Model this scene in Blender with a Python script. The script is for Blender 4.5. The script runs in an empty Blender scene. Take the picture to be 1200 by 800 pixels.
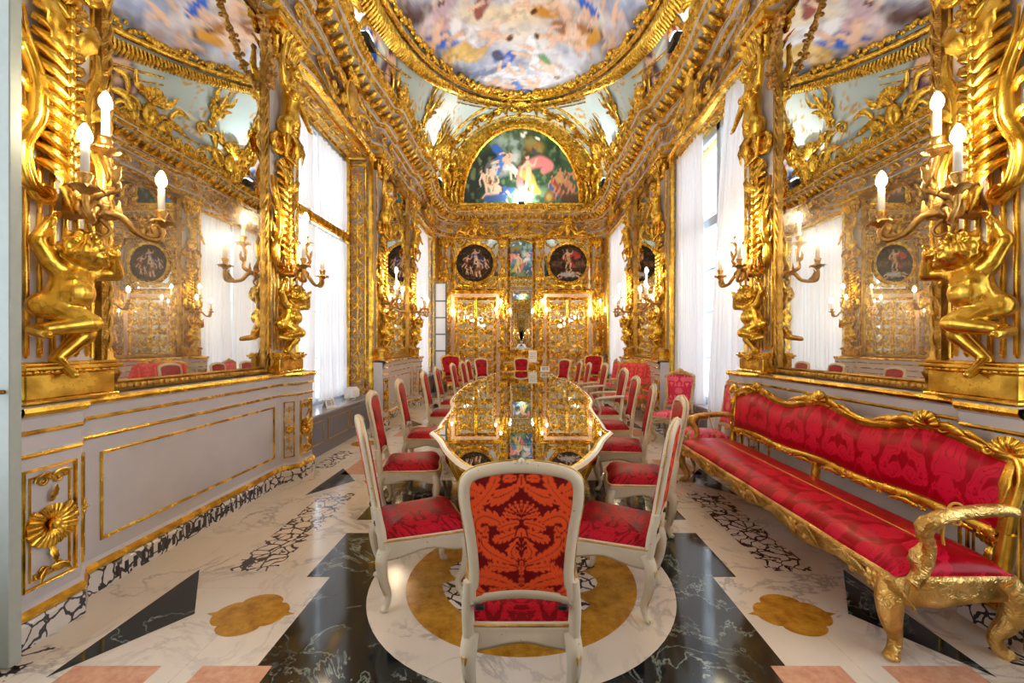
import bpy, math, random
import numpy as np
from mathutils import Vector, Matrix, noise as mnoise
PI = math.pi
R = math.radians
random.seed(7)
scene = bpy.context.scene
COL = scene.collection

# ---------------------------------------------------------------- materials
def s2l(c):
    return tuple((x / 12.92 if x <= .04045 else ((x + .055) / 1.055) ** 2.4) for x in c)

def rgb(r, g, b):
    return s2l((r / 255, g / 255, b / 255)) + (1.0,)

class NT:
    def __init__(self, name):
        self.m = bpy.data.materials.new(name)
        self.m.use_nodes = True
        self.t = self.m.node_tree
        self.t.nodes.clear()
        self.out = self.t.nodes.new('ShaderNodeOutputMaterial')
    def n(self, typ, ins=None, **attrs):
        nd = self.t.nodes.new(typ)
        for k, v in attrs.items():
            setattr(nd, k, v)
        for k, v in (ins or {}).items():
            s = nd.inputs[k]
            if isinstance(v, bpy.types.NodeSocket):
                self.t.links.new(v, s)
            else:
                s.default_value = v
        return nd
    def math(self, op, a, b=0.0, c=0.0, clamp=False):
        nd = self.t.nodes.new('ShaderNodeMath')
        nd.operation = op
        nd.use_clamp = clamp
        for i, v in enumerate((a, b, c)):
            if isinstance(v, bpy.types.NodeSocket):
                self.t.links.new(v, nd.inputs[i])
            else:
                nd.inputs[i].default_value = v
        return nd.outputs[0]
    def mix(self, f, a, b):
        nd = self.t.nodes.new('ShaderNodeMix')
        nd.data_type = 'RGBA'
        for s, v in ((nd.inputs[0], f), (nd.inputs[6], a), (nd.inputs[7], b)):
            if isinstance(v, bpy.types.NodeSocket):
                self.t.links.new(v, s)
            else:
                s.default_value = v
        return nd.outputs[2]
    def ramp(self, f, p0, p1, c0=(0, 0, 0, 1), c1=(1, 1, 1, 1)):
        nd = self.t.nodes.new('ShaderNodeValToRGB')
        nd.color_ramp.elements[0].position = p0
        nd.color_ramp.elements[0].color = c0
        nd.color_ramp.elements[1].position = p1
        nd.color_ramp.elements[1].color = c1
        self.t.links.new(f, nd.inputs[0])
        return nd.outputs[0]
    def coord(self, which='Object', scale=(1, 1, 1)):
        tc = self.t.nodes.new('ShaderNodeTexCoord')
        mp = self.t.nodes.new('ShaderNodeMapping')
        mp.inputs['Scale'].default_value = scale
        self.t.links.new(tc.outputs[which], mp.inputs[0])
        return mp.outputs[0]
    def noise(self, vec, scale, detail=3, rough=.5, dist=0.0):
        nd = self.n('ShaderNodeTexNoise', {'Vector': vec, 'Scale': scale, 'Detail': detail, 'Roughness': rough, 'Distortion': dist})
        return nd.outputs[0]
    def bump(self, h, strength, dist):
        return self.n('ShaderNodeBump', {'Height': h, 'Strength': strength, 'Distance': dist}).outputs[0]
    def finish(self, **ins):
        p = self.n('ShaderNodeBsdfPrincipled', {k.replace('_', ' '): v for k, v in ins.items()})
        self.t.links.new(p.outputs[0], self.out.inputs[0])
        return self.m

def m_plain(name, c, rough=.5, metal=0.0, var=.06, bump=.0, scale=30):
    t = NT(name)
    v = t.coord()
    n = t.noise(v, scale, 4)
    c2 = tuple(max(0, x * (1 - 3 * var)) for x in c[:3]) + (1,)
    ins = dict(Base_Color=t.mix(n, c2, c), Roughness=rough, Metallic=metal)
    if bump:
        ins['Normal'] = t.bump(n, bump, .01)
    return t.finish(**ins)

def m_gold(name, orn=0.0, oscale=16, dark=(.42, .22, .02, 1), light=(.95, .60, .085, 1), rough=.25):
    t = NT(name)
    v = t.coord()
    n = t.noise(v, 9, 4)
    n2 = t.noise(v, 70, 2)
    colr = t.mix(t.ramp(n, .3, .62), dark, light)
    h = t.math('MULTIPLY', n2, .12)
    if orn:
        warp = t.n('ShaderNodeMix', {0: .12, 4: v, 5: t.n('ShaderNodeTexNoise', {'Vector': v, 'Scale': 6.0}).outputs[1]}, data_type='VECTOR').outputs[1]
        vo = t.n('ShaderNodeTexVoronoi', {'Vector': warp, 'Scale': float(oscale), 'Smoothness': .4}, feature='SMOOTH_F1').outputs[0]
        nn = t.noise(v, oscale * .6, 2, .5, 2.5)
        line = t.math('ABSOLUTE', t.math('SUBTRACT', nn, .5))
        h = t.math('ADD', t.math('ADD', h, t.math('MULTIPLY', vo, -1.0)), t.math('MULTIPLY', t.math('SMOOTH_MIN', line, .12, .05), 4.0))
    rr = t.math('ADD', t.math('MULTIPLY', n, .22), rough - .1)
    return t.finish(Base_Color=colr, Metallic=1.0, Roughness=rr, Normal=t.bump(h, min(1, .35 + orn), .004 + .03 * orn))

def m_arabesque(name, ground, scale=9.0, width=.075, mirror=True, metal_ground=0.0, axis='X'):
    """painted ground with gilded scrolling relief"""
    t = NT(name)
    v = t.coord()
    sep = t.n('ShaderNodeSeparateXYZ', {0: v})
    if mirror:
        xs = {a: (t.math('ABSOLUTE', sep.outputs[a]) if a == axis else sep.outputs[a]) for a in 'XYZ'}
    else:
        xs = {a: sep.outputs[a] for a in 'XYZ'}
    w = t.n('ShaderNodeCombineXYZ', {0: xs['X'], 1: xs['Y'], 2: xs['Z']}).outputs[0]
    n = t.noise(w, scale, 2, .45, 2.2)
    line = t.math('ABSOLUTE', t.math('SUBTRACT', n, .5))
    mask = t.ramp(line, width * .7, width, (1, 1, 1, 1), (0, 0, 0, 1))
    f = t.noise(v, 60, 2)
    colr = t.mix(mask, ground, t.mix(t.noise(v, 14, 3), (.6, .3, .04, 1), (.98, .64, .14, 1)))
    hh = t.math('ADD', t.math('MULTIPLY', mask, t.math('SUBTRACT', 1.0, t.math('MULTIPLY', line, 6.0))), t.math('MULTIPLY', f, .1))
    met = t.math('MULTIPLY', mask, 1.0)
    return t.finish(Base_Color=colr, Metallic=met, Roughness=t.math('SUBTRACT', .5, t.math('MULTIPLY', mask, .2)), Normal=t.bump(hh, .9, .02))

def m_damask(name, c1, c2, period=.11, scale=16, rough=.42, vmul=1.0):
    t = NT(name)
    v = t.coord()
    s = t.n('ShaderNodeSeparateXYZ', {0: v})
    u = t.math('PINGPONG', s.outputs[0], period)
    w = t.math('PINGPONG', t.math('ADD', s.outputs[1], s.outputs[2]), period * 4.0)
    uv = t.n('ShaderNodeCombineXYZ', {0: u, 1: t.math('MULTIPLY', w, vmul), 2: .3}).outputs[0]
    n = t.noise(uv, scale, 2.5, .5, 1.6)
    m = t.ramp(n, .49, .52)
    line = t.ramp(t.math('ABSOLUTE', t.math('SUBTRACT', n, .6)), .005, .012, (1, 1, 1, 1), (0, 0, 0, 1))
    m = t.math('SUBTRACT', m, line, clamp=True)
    weave = t.noise(v, 900, 1)
    return t.finish(Base_Color=t.mix(m, c1, c2), Roughness=t.math('ADD', rough, t.math('MULTIPLY', m, .14)),
                    Normal=t.bump(t.math('ADD', m, t.math('MULTIPLY', weave, .3)), .2, .002),
                    **{'Specular_IOR_Level': .18})

def m_attr(name, rough=.6, spec=.3, bump=.1):
    t = NT(name)
    a = t.n('ShaderNodeAttribute', attribute_name='paint')
    n = t.noise(t.coord(), 120, 2)
    return t.finish(Base_Color=a.outputs[0], Roughness=rough, Normal=t.bump(n, bump, .004), **{'Specular_IOR_Level': spec})

def m_vein(name, base, vein, scale=3.0, width=.02, rough=.12, base2=None, dens=2):
    t = NT(name)
    v = t.coord()
    n = t.noise(v, scale, 6, .62, .6)
    l = t.math('ABSOLUTE', t.math('SUBTRACT', n, .5))
    k = t.ramp(l, width * .15, width, (1, 1, 1, 1), (0, 0, 0, 1))
    k = t.math('MULTIPLY', k, t.ramp(t.noise(v, scale * .8, 2), .4, .62))
    b = t.mix(t.noise(v, scale * 2, 4), base, base2 or tuple(x * .72 for x in base[:3]) + (1,))
    return t.finish(Base_Color=t.mix(k, b, vein), Roughness=rough)

def m_breccia(name, light, dark, scale=7.0, width=.06, rough=.12):
    t = NT(name)
    v = t.coord()
    w = t.n('ShaderNodeMix', {0: .16, 4: v, 5: t.n('ShaderNodeTexNoise', {'Vector': v, 'Scale': 4.0, 'Detail': 4.0}).outputs[1]}, data_type='VECTOR').outputs[1]
    d = t.n('ShaderNodeTexVoronoi', {'Vector': w, 'Scale': scale}, feature='DISTANCE_TO_EDGE').outputs[0]
    mod = t.math('MULTIPLY', t.noise(v, 5, 2), width * 2.6)
    k = t.math('MAXIMUM', t.math('LESS_THAN', d, mod), t.math('GREATER_THAN', t.noise(v, scale * .7, 4, .6), .60))
    b = t.mix(t.noise(v, 12, 3), light, tuple(x * .8 for x in light[:3]) + (1,))
    return t.finish(Base_Color=t.mix(k, b, dark), Roughness=rough)

def m_mirror(name, tint, rough=0.0, haze=0.0, hazecol=(.8, .8, .75, 1)):
    t = NT(name)
    g = t.n('ShaderNodeBsdfGlossy', {'Color': tint, 'Roughness': rough})
    if haze:
        v = t.coord()
        f = t.math('MULTIPLY', t.ramp(t.noise(v, 1.6, 4, .6), .25, .8), haze)
        g2 = t.n('ShaderNodeBsdfGlossy', {'Color': hazecol, 'Roughness': .32})
        mx = t.n('ShaderNodeMixShader', {0: f, 1: g.outputs[0], 2: g2.outputs[0]})
        t.t.links.new(mx.outputs[0], t.out.inputs[0])
    else:
        t.t.links.new(g.outputs[0], t.out.inputs[0])
    return t.m

def m_mirror_silver(name):
    t = NT(name)
    g = t.n('ShaderNodeBsdfGlossy', {'Color': (.86, .88, .9, 1), 'Roughness': .03})
    d = t.n('ShaderNodeBsdfDiffuse', {'Color': (.78, .78, .8, 1)})  # pale diffuse colour put in to stand for bright reflections in the door mirrors
    f = t.ramp(t.noise(t.coord(), 5, 3), .3, .7, (.3, .3, .3, 1), (.6, .6, .6, 1))
    mx = t.n('ShaderNodeMixShader', {0: f, 1: g.outputs[0], 2: d.outputs[0]})
    t.t.links.new(mx.outputs[0], t.out.inputs[0])
    return t.m

def m_emit(name, c, s):
    t = NT(name)
    e = t.n('ShaderNodeEmission', {'Color': c, 'Strength': s})
    t.t.links.new(e.outputs[0], t.out.inputs[0])
    return t.m

def m_sheer(name, c=(.93, .93, .96, 1), transp=.03):
    t = NT(name)
    v = t.coord('Object', (1, 1, .05))
    f = t.noise(v, 240, 1)
    cc = t.mix(f, c, tuple(x * .93 for x in c[:3]) + (1,))
    d = t.n('ShaderNodeBsdfDiffuse', {'Color': cc})
    tr = t.n('ShaderNodeBsdfTranslucent', {'Color': cc})
    a = t.n('ShaderNodeMixShader', {0: .16, 1: d.outputs[0], 2: tr.outputs[0]})
    tp = t.n('ShaderNodeBsdfTransparent', {})
    b = t.n('ShaderNodeMixShader', {0: transp, 1: a.outputs[0], 2: tp.outputs[0]})
    t.t.links.new(b.outputs[0], t.out.inputs[0])
    return t.m

def m_pane(name, tint=(.93, .97, 1, 1)):
    t = NT(name)
    fr = t.n('ShaderNodeFresnel', {'IOR': 1.45})
    g = t.n('ShaderNodeBsdfGlossy', {'Roughness': .02})
    tp = t.n('ShaderNodeBsdfTransparent', {'Color': tint})
    b = t.n('ShaderNodeMixShader', {0: t.math('MULTIPLY', fr.outputs[0], .3), 1: tp.outputs[0], 2: g.outputs[0]})
    t.t.links.new(b.outputs[0], t.out.inputs[0])
    return t.m

def m_tabletop(name):
    t = NT(name)
    lw = t.n('ShaderNodeFresnel', {'IOR': 3.2})
    g = t.n('ShaderNodeBsdfGlossy', {'Roughness': .0, 'Color': (.95, .97, .96, 1)})
    d = t.n('ShaderNodeBsdfDiffuse', {'Color': (.012, .018, .016, 1)})
    f = t.math('ADD', t.math('MULTIPLY', lw.outputs[0], .5), .55, clamp=True)
    b = t.n('ShaderNodeMixShader', {0: f, 1: d.outputs[0], 2: g.outputs[0]})
    t.t.links.new(b.outputs[0], t.out.inputs[0])
    return t.m

def m_chipped(name, paint, under, rough=.45, amount=.66):
    t = NT(name)
    v = t.coord()
    n = t.noise(v, 34, 5, .7)
    k = t.ramp(n, amount, amount + .03)
    b = t.mix(t.noise(v, 8, 3), paint, tuple(x * .78 for x in paint[:3]) + (1,))
    return t.finish(Base_Color=t.mix(k, b, under), Roughness=rough, Normal=t.bump(n, .12, .004))

def m_crackle(name, c, dark, scale=14, rough=.45):
    t = NT(name)
    v = t.coord()
    n = t.noise(v, scale, 6, .68)
    return t.finish(Base_Color=t.mix(t.ramp(n, .38, .66), c, dark), Roughness=rough, Normal=t.bump(n, .15, .01))

M = {}
M['gold'] = m_gold('burnished_gold')
M['gold_carved'] = m_gold('carved_gold', .55, 15)
M['gold_fine'] = m_gold('fine_carved_gold', .45, 34)
M['gold_dull'] = m_gold('aged_gilt', .25, 26, (.30, .16, .03, 1), (.72, .44, .10, 1), .38)
M['gold_chair'] = m_gold('rubbed_gilt', .2, 30, (.42, .24, .05, 1), (.9, .6, .2, 1), .36)
M['bronze'] = m_gold('gilt_bronze', .1, 30, (.22, .11, .03, 1), (.62, .36, .10, 1), .34)
M['grey'] = m_plain('lilac_grey_paint', rgb(202, 198, 202), .5, 0, .05, .04, 5)
M['grey_dark'] = m_plain('slate_paint', rgb(120, 122, 136), .4, 0, .05, .03, 5)
M['ground'] = m_arabesque('gilded_arabesque', rgb(150, 146, 156), 7.5, .085)
M['ground_y'] = m_arabesque('gilded_arabesque_frieze', rgb(150, 148, 160), 5.0, .08, False)
M['ground_dark'] = m_arabesque('gilded_arabesque_dense', (.30, .19, .06, 1), 10, .11, False)
M['wallbase'] = m_arabesque('gilded_wall_ground', (.46, .38, .26, 1), 5, .11, False)
M['wallback'] = m_arabesque('pale_wall_with_gilt', rgb(200, 198, 200), 3, .04, False)
M['cream'] = m_chipped('cream_chair_paint', rgb(226, 214, 190), rgb(128, 92, 52))
M['cream_gilt'] = m_chipped('cream_gilt_paint', rgb(206, 188, 150), rgb(150, 104, 40), .42, .58)
M['damask'] = m_damask('crimson_damask', rgb(128, 0, 14), rgb(190, 14, 38))
M['damask_pink'] = m_damask('rose_damask', rgb(206, 44, 78), rgb(236, 110, 126), .12, 13)
M['damask_sofa'] = m_damask('crimson_sofa_damask', rgb(164, 0, 24), rgb(208, 12, 54), .26, 6.5, .28, .8)
M['damask_coral'] = m_damask('coral_damask', rgb(214, 50, 56), rgb(238, 104, 96), .14, 11)
M['painted'] = m_attr('painted_surface', .55, .25)
M['fresco'] = m_attr('fresco_plaster', .85, .1, .05)
M['woven'] = m_attr('orange_damask_weave', .6, .2, .25)
M['white_marble'] = m_vein('white_marble', rgb(232, 222, 208), rgb(176, 166, 158), 2.2, .03, .16, rgb(216, 204, 188))
M['black_marble'] = m_vein('dark_green_marble', rgb(13, 18, 22), rgb(150, 162, 152), 2.6, .013, .09, rgb(26, 36, 38))
M['breccia'] = m_breccia('breccia_marble', rgb(236, 222, 206), rgb(60, 50, 58), 13, .05)
M['breccia_fine'] = m_breccia('breccia_skirting', rgb(226, 220, 216), rgb(64, 62, 68), 13, .045, .16)
M['siena'] = m_crackle('siena_marble', rgb(200, 146, 50), rgb(150, 98, 26), 11, .16)
M['pink_marble'] = m_crackle('pink_marble', rgb(218, 168, 138), rgb(196, 138, 110), 20, .18)
M['rose_marble'] = m_crackle('rose_marble', rgb(226, 202, 186), rgb(186, 150, 130), 18, .25)
M['sill'] = m_plain('grey_sill_marble', rgb(168, 166, 172), .2)
M['mirror'] = m_mirror('silvered_glass', (.86, .88, .88, 1))
M['mirror_old'] = m_mirror('foxed_silvered_glass', (.86, .86, .82, 1), .0, .16, (.86, .86, .82, 1))
M['mirror_door'] = m_mirror_silver('brightened_mirror_glass')
M['tabletop'] = m_tabletop('table_mirror_glass')
M['table_rim'] = m_plain('ivory_gilt_rim', rgb(246, 236, 214), .3)
M['wax'] = m_plain('white_candle', rgb(250, 246, 236), .5)
M['bulb'] = m_emit('candle_bulb_glow', (1, .80, .5, 1), 170)
M['sheer'] = m_sheer('white_sheer')
M['pane'] = m_pane('window_pane')
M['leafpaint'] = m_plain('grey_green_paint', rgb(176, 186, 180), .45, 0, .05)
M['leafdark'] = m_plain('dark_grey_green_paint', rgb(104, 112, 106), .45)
M['winpaint'] = m_plain('blue_grey_window_paint', rgb(190, 202, 214), .45)
M['white_plastic'] = m_plain('white_enamel', rgb(240, 240, 240), .4)
M['card'] = m_plain('white_card', rgb(245, 245, 243), .7)
M['lamp_glass'] = m_emit('floodlight_glass', (.85, .95, 1, 1), 12)
M['black'] = m_plain('black_metal', (.02, .02, .02, 1), .5)
M['cord'] = m_plain('yellow_cord', rgb(214, 160, 50), .6)
M['stucco'] = m_plain('pale_stucco', rgb(206, 214, 210), .7)
M['skin'] = m_plain('skin_tone', rgb(200, 150, 125), .5)
M['shirt'] = m_plain('white_shirt', rgb(235, 235, 238), .8)
M['hair'] = m_plain('dark_hair', (.02, .015, .01, 1), .6)
M['trousers'] = m_plain('dark_trousers', (.03, .035, .05, 1), .8)

# ---------------------------------------------------------------- mesh builder
def catmull(pts, n=8, closed=False):
    P = [Vector(p) for p in pts]
    out = []
    L = len(P)
    rng = range(L) if closed else range(L - 1)
    for i in rng:
        if closed:
            a, b, c, d = P[(i - 1) % L], P[i], P[(i + 1) % L], P[(i + 2) % L]
        else:
            a, b, c, d = P[max(0, i - 1)], P[i], P[i + 1], P[min(L - 1, i + 2)]
        for k in range(n):
            t = k / n
            out.append(.5 * ((2 * b) + (c - a) * t + (2 * a - 5 * b + 4 * c - d) * t * t + (3 * b - a - 3 * c + d) * t ** 3))
    if not closed:
        out.append(P[-1].copy())
    return out

def lerp_list(vals, m):
    """resample a list of scalars to m values"""
    if m == 1:
        return [vals[0]]
    o = []
    for i in range(m):
        f = i / (m - 1) * (len(vals) - 1)
        k = min(int(f), len(vals) - 2)
        o.append(vals[k] + (vals[k + 1] - vals[k]) * (f - k))
    return o

class MB:
    def __init__(self):
        self.v = []; self.f = []; self.m = []; self.s = []
    def _f(self, idx, mat, smooth):
        self.f.append(idx); self.m.append(mat); self.s.append(smooth)
    def quadgrid(self, rows, mat=0, smooth=True, closed_u=False, closed_v=False):
        """rows: list of lists of points"""
        b = len(self.v)
        nv = len(rows[0]); nu = len(rows)
        for r in rows:
            self.v.extend(tuple(p) for p in r)
        for i in range(nu if closed_u else nu - 1):
            i2 = (i + 1) % nu
            for j in range(nv if closed_v else nv - 1):
                j2 = (j + 1) % nv
                self._f((b + i * nv + j, b + i * nv + j2, b + i2 * nv + j2, b + i2 * nv + j), mat, smooth)
        return b
    def poly(self, pts, mat=0):
        b = len(self.v)
        self.v.extend(tuple(p) for p in pts)
        self._f(tuple(range(b, b + len(pts))), mat, False)
    def box(self, lo, hi, mat=0, bev=0.0):
        x0, y0, z0 = lo; x1, y1, z1 = hi
        if bev <= 0:
            b = len(self.v)
            self.v += [(x0, y0, z0), (x1, y0, z0), (x1, y1, z0), (x0, y1, z0), (x0, y0, z1), (x1, y0, z1), (x1, y1, z1), (x0, y1, z1)]
            for q in ((0, 3, 2, 1), (4, 5, 6, 7), (0, 1, 5, 4), (1, 2, 6, 5), (2, 3, 7, 6), (3, 0, 4, 7)):
                self._f(tuple(b + k for k in q), mat, False)
            return
        c = bev
        def ring(z, i):
            return [(x0 + i, y0, z), (x1 - i, y0, z), (x1, y0 + i, z), (x1, y1 - i, z), (x1 - i, y1, z), (x0 + i, y1, z), (x0, y1 - i, z), (x0, y0 + i, z)]
        def ringi(z):
            return [(x0 + c, y0 + c, z), (x1 - c, y0 + c, z), (x1 - c, y0 + c, z), (x1 - c, y1 - c, z), (x1 - c, y1 - c, z), (x0 + c, y1 - c, z), (x0 + c, y1 - c, z), (x0 + c, y0 + c, z)]
        rows = [ringi(z0), ring(z0 + c, c), ring(z1 - c, c), ringi(z1)]
        self.quadgrid(rows, mat, False, closed_v=True)
        self.poly([rows[0][k] for k in (7, 5, 3, 1)], mat)
        self.poly([rows[3][k] for k in (1, 3, 5, 7)], mat)
    def tube(self, pts, radii, seg=8, mat=0, closed=False, caps=True, flat=1.0, up=(0, 0, 1)):
        P = [Vector(p) for p in pts]
        n = len(P)
        if not hasattr(radii, '__len__'):
            radii = [radii] * n
        elif len(radii) != n:
            radii = lerp_list(radii, n)
        rows = []
        prev = None
        for i in range(n):
            if closed:
                t = P[(i + 1) % n] - P[(i - 1) % n]
            else:
                t = P[min(n - 1, i + 1)] - P[max(0, i - 1)]
            if t.length < 1e-9:
                t = Vector((0, 0, 1))
            t.normalize()
            if prev is None:
                u = Vector(up)
                if abs(u.dot(t)) > .95:
                    u = Vector((1, 0, 0)) if abs(t.x) < .9 else Vector((0, 1, 0))
                a = (u - t * u.dot(t)).normalized()
            else:
                a = prev - t * prev.dot(t)
                if a.length < 1e-6:
                    a = t.orthogonal()
                a.normalize()
            prev = a
            b = t.cross(a)
            r = radii[i]
            rows.append([P[i] + a * (r * math.cos(2 * PI * k / seg)) * flat + b * (r * math.sin(2 * PI * k / seg)) for k in range(seg)])
        self.quadgrid(rows, mat, True, closed_u=closed, closed_v=True)
        if caps and not closed:
            self.poly(list(reversed(rows[0])), mat)
            self.poly(rows[-1], mat)
    def lathe(self, prof, seg=16, mat=0, c=(0, 0, 0), axis='z', sx=1.0, sy=1.0, smooth=True, cap=True):
        rows = []
        for (r, z) in prof:
            row = []
            for k in range(seg):
                a = 2 * PI * k / seg
                x, y = r * math.cos(a) * sx, r * math.sin(a) * sy
                p = (x, y, z) if axis == 'z' else ((x, z, y) if axis == 'y' else (z, x, y))
                row.append((p[0] + c[0], p[1] + c[1], p[2] + c[2]))
            rows.append(row)
        self.quadgrid(rows, mat, smooth, closed_v=True)
        if cap:
            if prof[0][0] > 1e-5: self.poly(rows[0], mat)
            if prof[-1][0] > 1e-5: self.poly(rows[-1], mat)
    def ell(self, c, r, seg=10, rings=7, mat=0, rot=None):
        if not hasattr(r, '__len__'): r = (r, r, r)
        rows = []
        for i in range(rings + 1):
            ph = -PI / 2 + PI * i / rings
            row = []
            for k in range(seg):
                a = 2 * PI * k / seg
                p = Vector((r[0] * math.cos(ph) * math.cos(a), r[1] * math.cos(ph) * math.sin(a), r[2] * math.sin(ph)))
                if rot is not None: p = rot @ p
                row.append(p + Vector(c))
            rows.append(row)
        self.quadgrid(rows, mat, True, closed_v=True)
    def capsule(self, p, q, r1, r2, seg=10, mat=0):
        p = Vector(p); q = Vector(q)
        d = (q - p)
        L = d.length or 1e-6
        t = d / L
        pts = [p - t * r1 * .97, p - t * r1 * .7, p, p + d * .33, p + d * .66, q, q + t * r2 * .7, q + t * r2 * .97]
        rad = [r1 * .2, r1 * .7, r1, r1 + (r2 - r1) * .33, r1 + (r2 - r1) * .66, r2, r2 * .7, r2 * .2]
        self.tube(pts, rad, seg, mat)
    def leaf(self, pts, w, nrm=(0, 1, 0), lobes=5, mat=0, rise=.35, tip=.0, base=.25):
        P = [Vector(p) for p in pts]
        n = len(P)
        N0 = Vector(nrm)
        rows = []
        for i in range(n):
            t = i / (n - 1)
            d = (P[min(n - 1, i + 1)] - P[max(0, i - 1)]).normalized()
            s = d.cross(N0)
            if s.length < 1e-5: s = d.orthogonal()
            s.normalize()
            nn = s.cross(d).normalized()
            ww = w * (base + (1 - base) * math.sin(PI * min(1, t * .8 + .1))) * (.72 + .28 * abs(math.sin(lobes * PI * t))) * (1 - t ** 4 * (1 - tip))
            hs = (0.0, .9, .45, .9, 0.0)
            rows.append([P[i] + s * (ww * k) + nn * (rise * ww * h) for k, h in zip((-1, -.55, 0, .55, 1), hs)])
        self.quadgrid(rows, mat, True)
    def sweep(self, path, nrm, prof, mats=0, closed=False, smooth=False, depth=(0, 0, 1)):
        """path pts, per-point in-plane normals; prof list of (off, depth); separate strips for crisp edges"""
        D = Vector(depth)
        n = len(path)
        for j in range(len(prof) - 1):
            mt = mats[j] if hasattr(mats, '__len__') else mats
            rows = []
            for i in range(n):
                p = Vector(path[i]); q = Vector(nrm[i])
                rows.append([p + q * prof[j][0] + D * prof[j][1], p + q * prof[j + 1][0] + D * prof[j + 1][1]])
            if mt is not None:
                self.quadgrid(rows, mt, smooth, closed_u=closed)
    def sweep_smooth(self, path, nrm, prof, mat=0, closed=True, depth=(0, 0, 1), prof_closed=True):
        D = Vector(depth)
        rows = [[Vector(p) + Vector(q) * a + D * b for a, b in prof] for p, q in zip(path, nrm)]
        self.quadgrid(rows, mat, True, closed_u=closed, closed_v=prof_closed)
    def add(self, o, mat4=None, mat=None, fn=None):
        b = len(self.v)
        if mat4 is not None:
            self.v.extend(tuple(mat4 @ Vector(p)) for p in o.v)
        elif fn is not None:
            self.v.extend(tuple(fn(*p)) for p in o.v)
        else:
            self.v.extend(o.v)
        for f, m, s in zip(o.f, o.m, o.s):
            self._f(tuple(b + k for k in f), m if mat is None else mat, s)
        return self
    def warp(self, fn):
        self.v = [tuple(fn(*p)) for p in self.v]
        return self
    def mesh(self, name, mats):
        me = bpy.data.meshes.new(name)
        me.from_pydata(self.v, [], self.f)
        for m in mats:
            me.materials.append(m)
        me.polygons.foreach_set('material_index', self.m)
        me.polygons.foreach_set('use_smooth', self.s)
        me.update()
        return me
    def build(self, name, mats, parent=None, loc=None):
        if not isinstance(mats, (list, tuple)): mats = [mats]
        o = bpy.data.objects.new(name, self.mesh(name, mats))
        COL.objects.link(o)
        if parent is not None: o.parent = parent
        if loc is not None: o.location = loc
        return o

def obj(name, me, parent=None, loc=None, rot=None, scl=None):
    o = bpy.data.objects.new(name, me)
    COL.objects.link(o)
    if parent is not None: o.parent = parent
    if loc is not None: o.location = loc
    if rot is not None: o.rotation_euler = rot
    if scl is not None: o.scale = scl
    return o

def tag(o, label=None, cat=None, group=None, kind=None):
    if label: o['label'] = label
    if cat: o['category'] = cat
    if group: o['group'] = group
    if kind: o['kind'] = kind
    return o

def thing(name, label, cat, loc=(0, 0, 0), rz=0.0, group=None, scl=None):
    o = bpy.data.objects.new(name, None)
    COL.objects.link(o)
    o.empty_display_size = .1
    o.location = loc
    o.rotation_euler = (0, 0, rz)
    if scl: o.scale = scl
    return tag(o, label, cat, group)

def struct(o, label, cat):
    return tag(o, label, cat, None, 'structure')

def dup(root, loc, rz, label, group=None, scl=None):
    def cp(o, par):
        c = o.copy()
        COL.objects.link(c)
        if par is not None: c.parent = par
        for ch in list(KIDS(o)):
            cp(ch, c)
        return c
    r = cp(root, None)
    r.location = loc
    r.rotation_euler = (0, 0, rz)
    if scl: r.scale = scl
    r['label'] = label
    if group: r['group'] = group
    return r

def KIDS(o):
    return [c for c in COL.objects if c.parent == o]

def paint_mesh(me, cols):
    a = me.color_attributes.new('paint', 'FLOAT_COLOR', 'POINT')
    flat = np.ones((len(cols), 4), dtype=np.float32)
    flat[:, :3] = cols
    a.data.foreach_set('color', flat.ravel())

def fused(mb, vox, mats, name, it=3, fac=.5):
    """fuse overlapping volumes into one continuous carved surface"""
    tmp = mb.build('tmp_body', mats)
    md = tmp.modifiers.new('r', 'REMESH'); md.mode = 'VOXEL'; md.voxel_size = vox; md.use_smooth_shade = True
    sm = tmp.modifiers.new('s', 'SMOOTH'); sm.iterations = it; sm.factor = fac
    dg = bpy.context.evaluated_depsgraph_get()
    me = bpy.data.meshes.new_from_object(tmp.evaluated_get(dg))
    me.name = name
    me.materials.clear()
    for m in mats: me.materials.append(m)
    me.polygons.foreach_set('use_smooth', [True] * len(me.polygons))
    me.polygons.foreach_set('material_index', [0] * len(me.polygons))
    old = tmp.data
    bpy.data.objects.remove(tmp)
    bpy.data.meshes.remove(old)
    return me

# ---------------------------------------------------------------- ornament kit (drawn flat: x across, z up, y = relief)
def spiral(cx, cz, r0, turns=1.6, a0=0.0, d=1, y=0.0, n=26, r1=.12):
    o = []
    for i in range(n):
        t = i / (n - 1)
        a = a0 + d * 2 * PI * turns * t
        r = r0 * (1 - t) ** 1.1 + r0 * r1 * t
        o.append((cx + r * math.cos(a), y, cz + r * math.sin(a)))
    return o

def volute(mb, cx, cz, r0, th, turns=1.7, a0=0.0, d=1, y=0.0, seg=7, n=30, mat=0, flat=1.0):
    p = spiral(cx, cz, r0 - th * .6, turns, a0, d, y, n)
    mb.tube(p, [th, th * .95, th * .85, th * .7, th * .45], seg, mat)
    mb.ell((cx, y, cz), (th * .9, th * .9, th * .9), 8, 6, mat)

def rosette(mb, cx, cz, r, y=0.0, n=6, mat=0, depth=.4):
    for k in range(n):
        a = 2 * PI * k / n
        c = (cx + .58 * r * math.cos(a), y, cz + .58 * r * math.sin(a))
        mb.ell(c, (r * .46, r * depth * .6, r * .3), 8, 5, mat, Matrix.Rotation(-a, 3, 'Y'))
    mb.ell((cx, y + r * .1, cz), (r * .26, r * depth, r * .26), 8, 6, mat)

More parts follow.
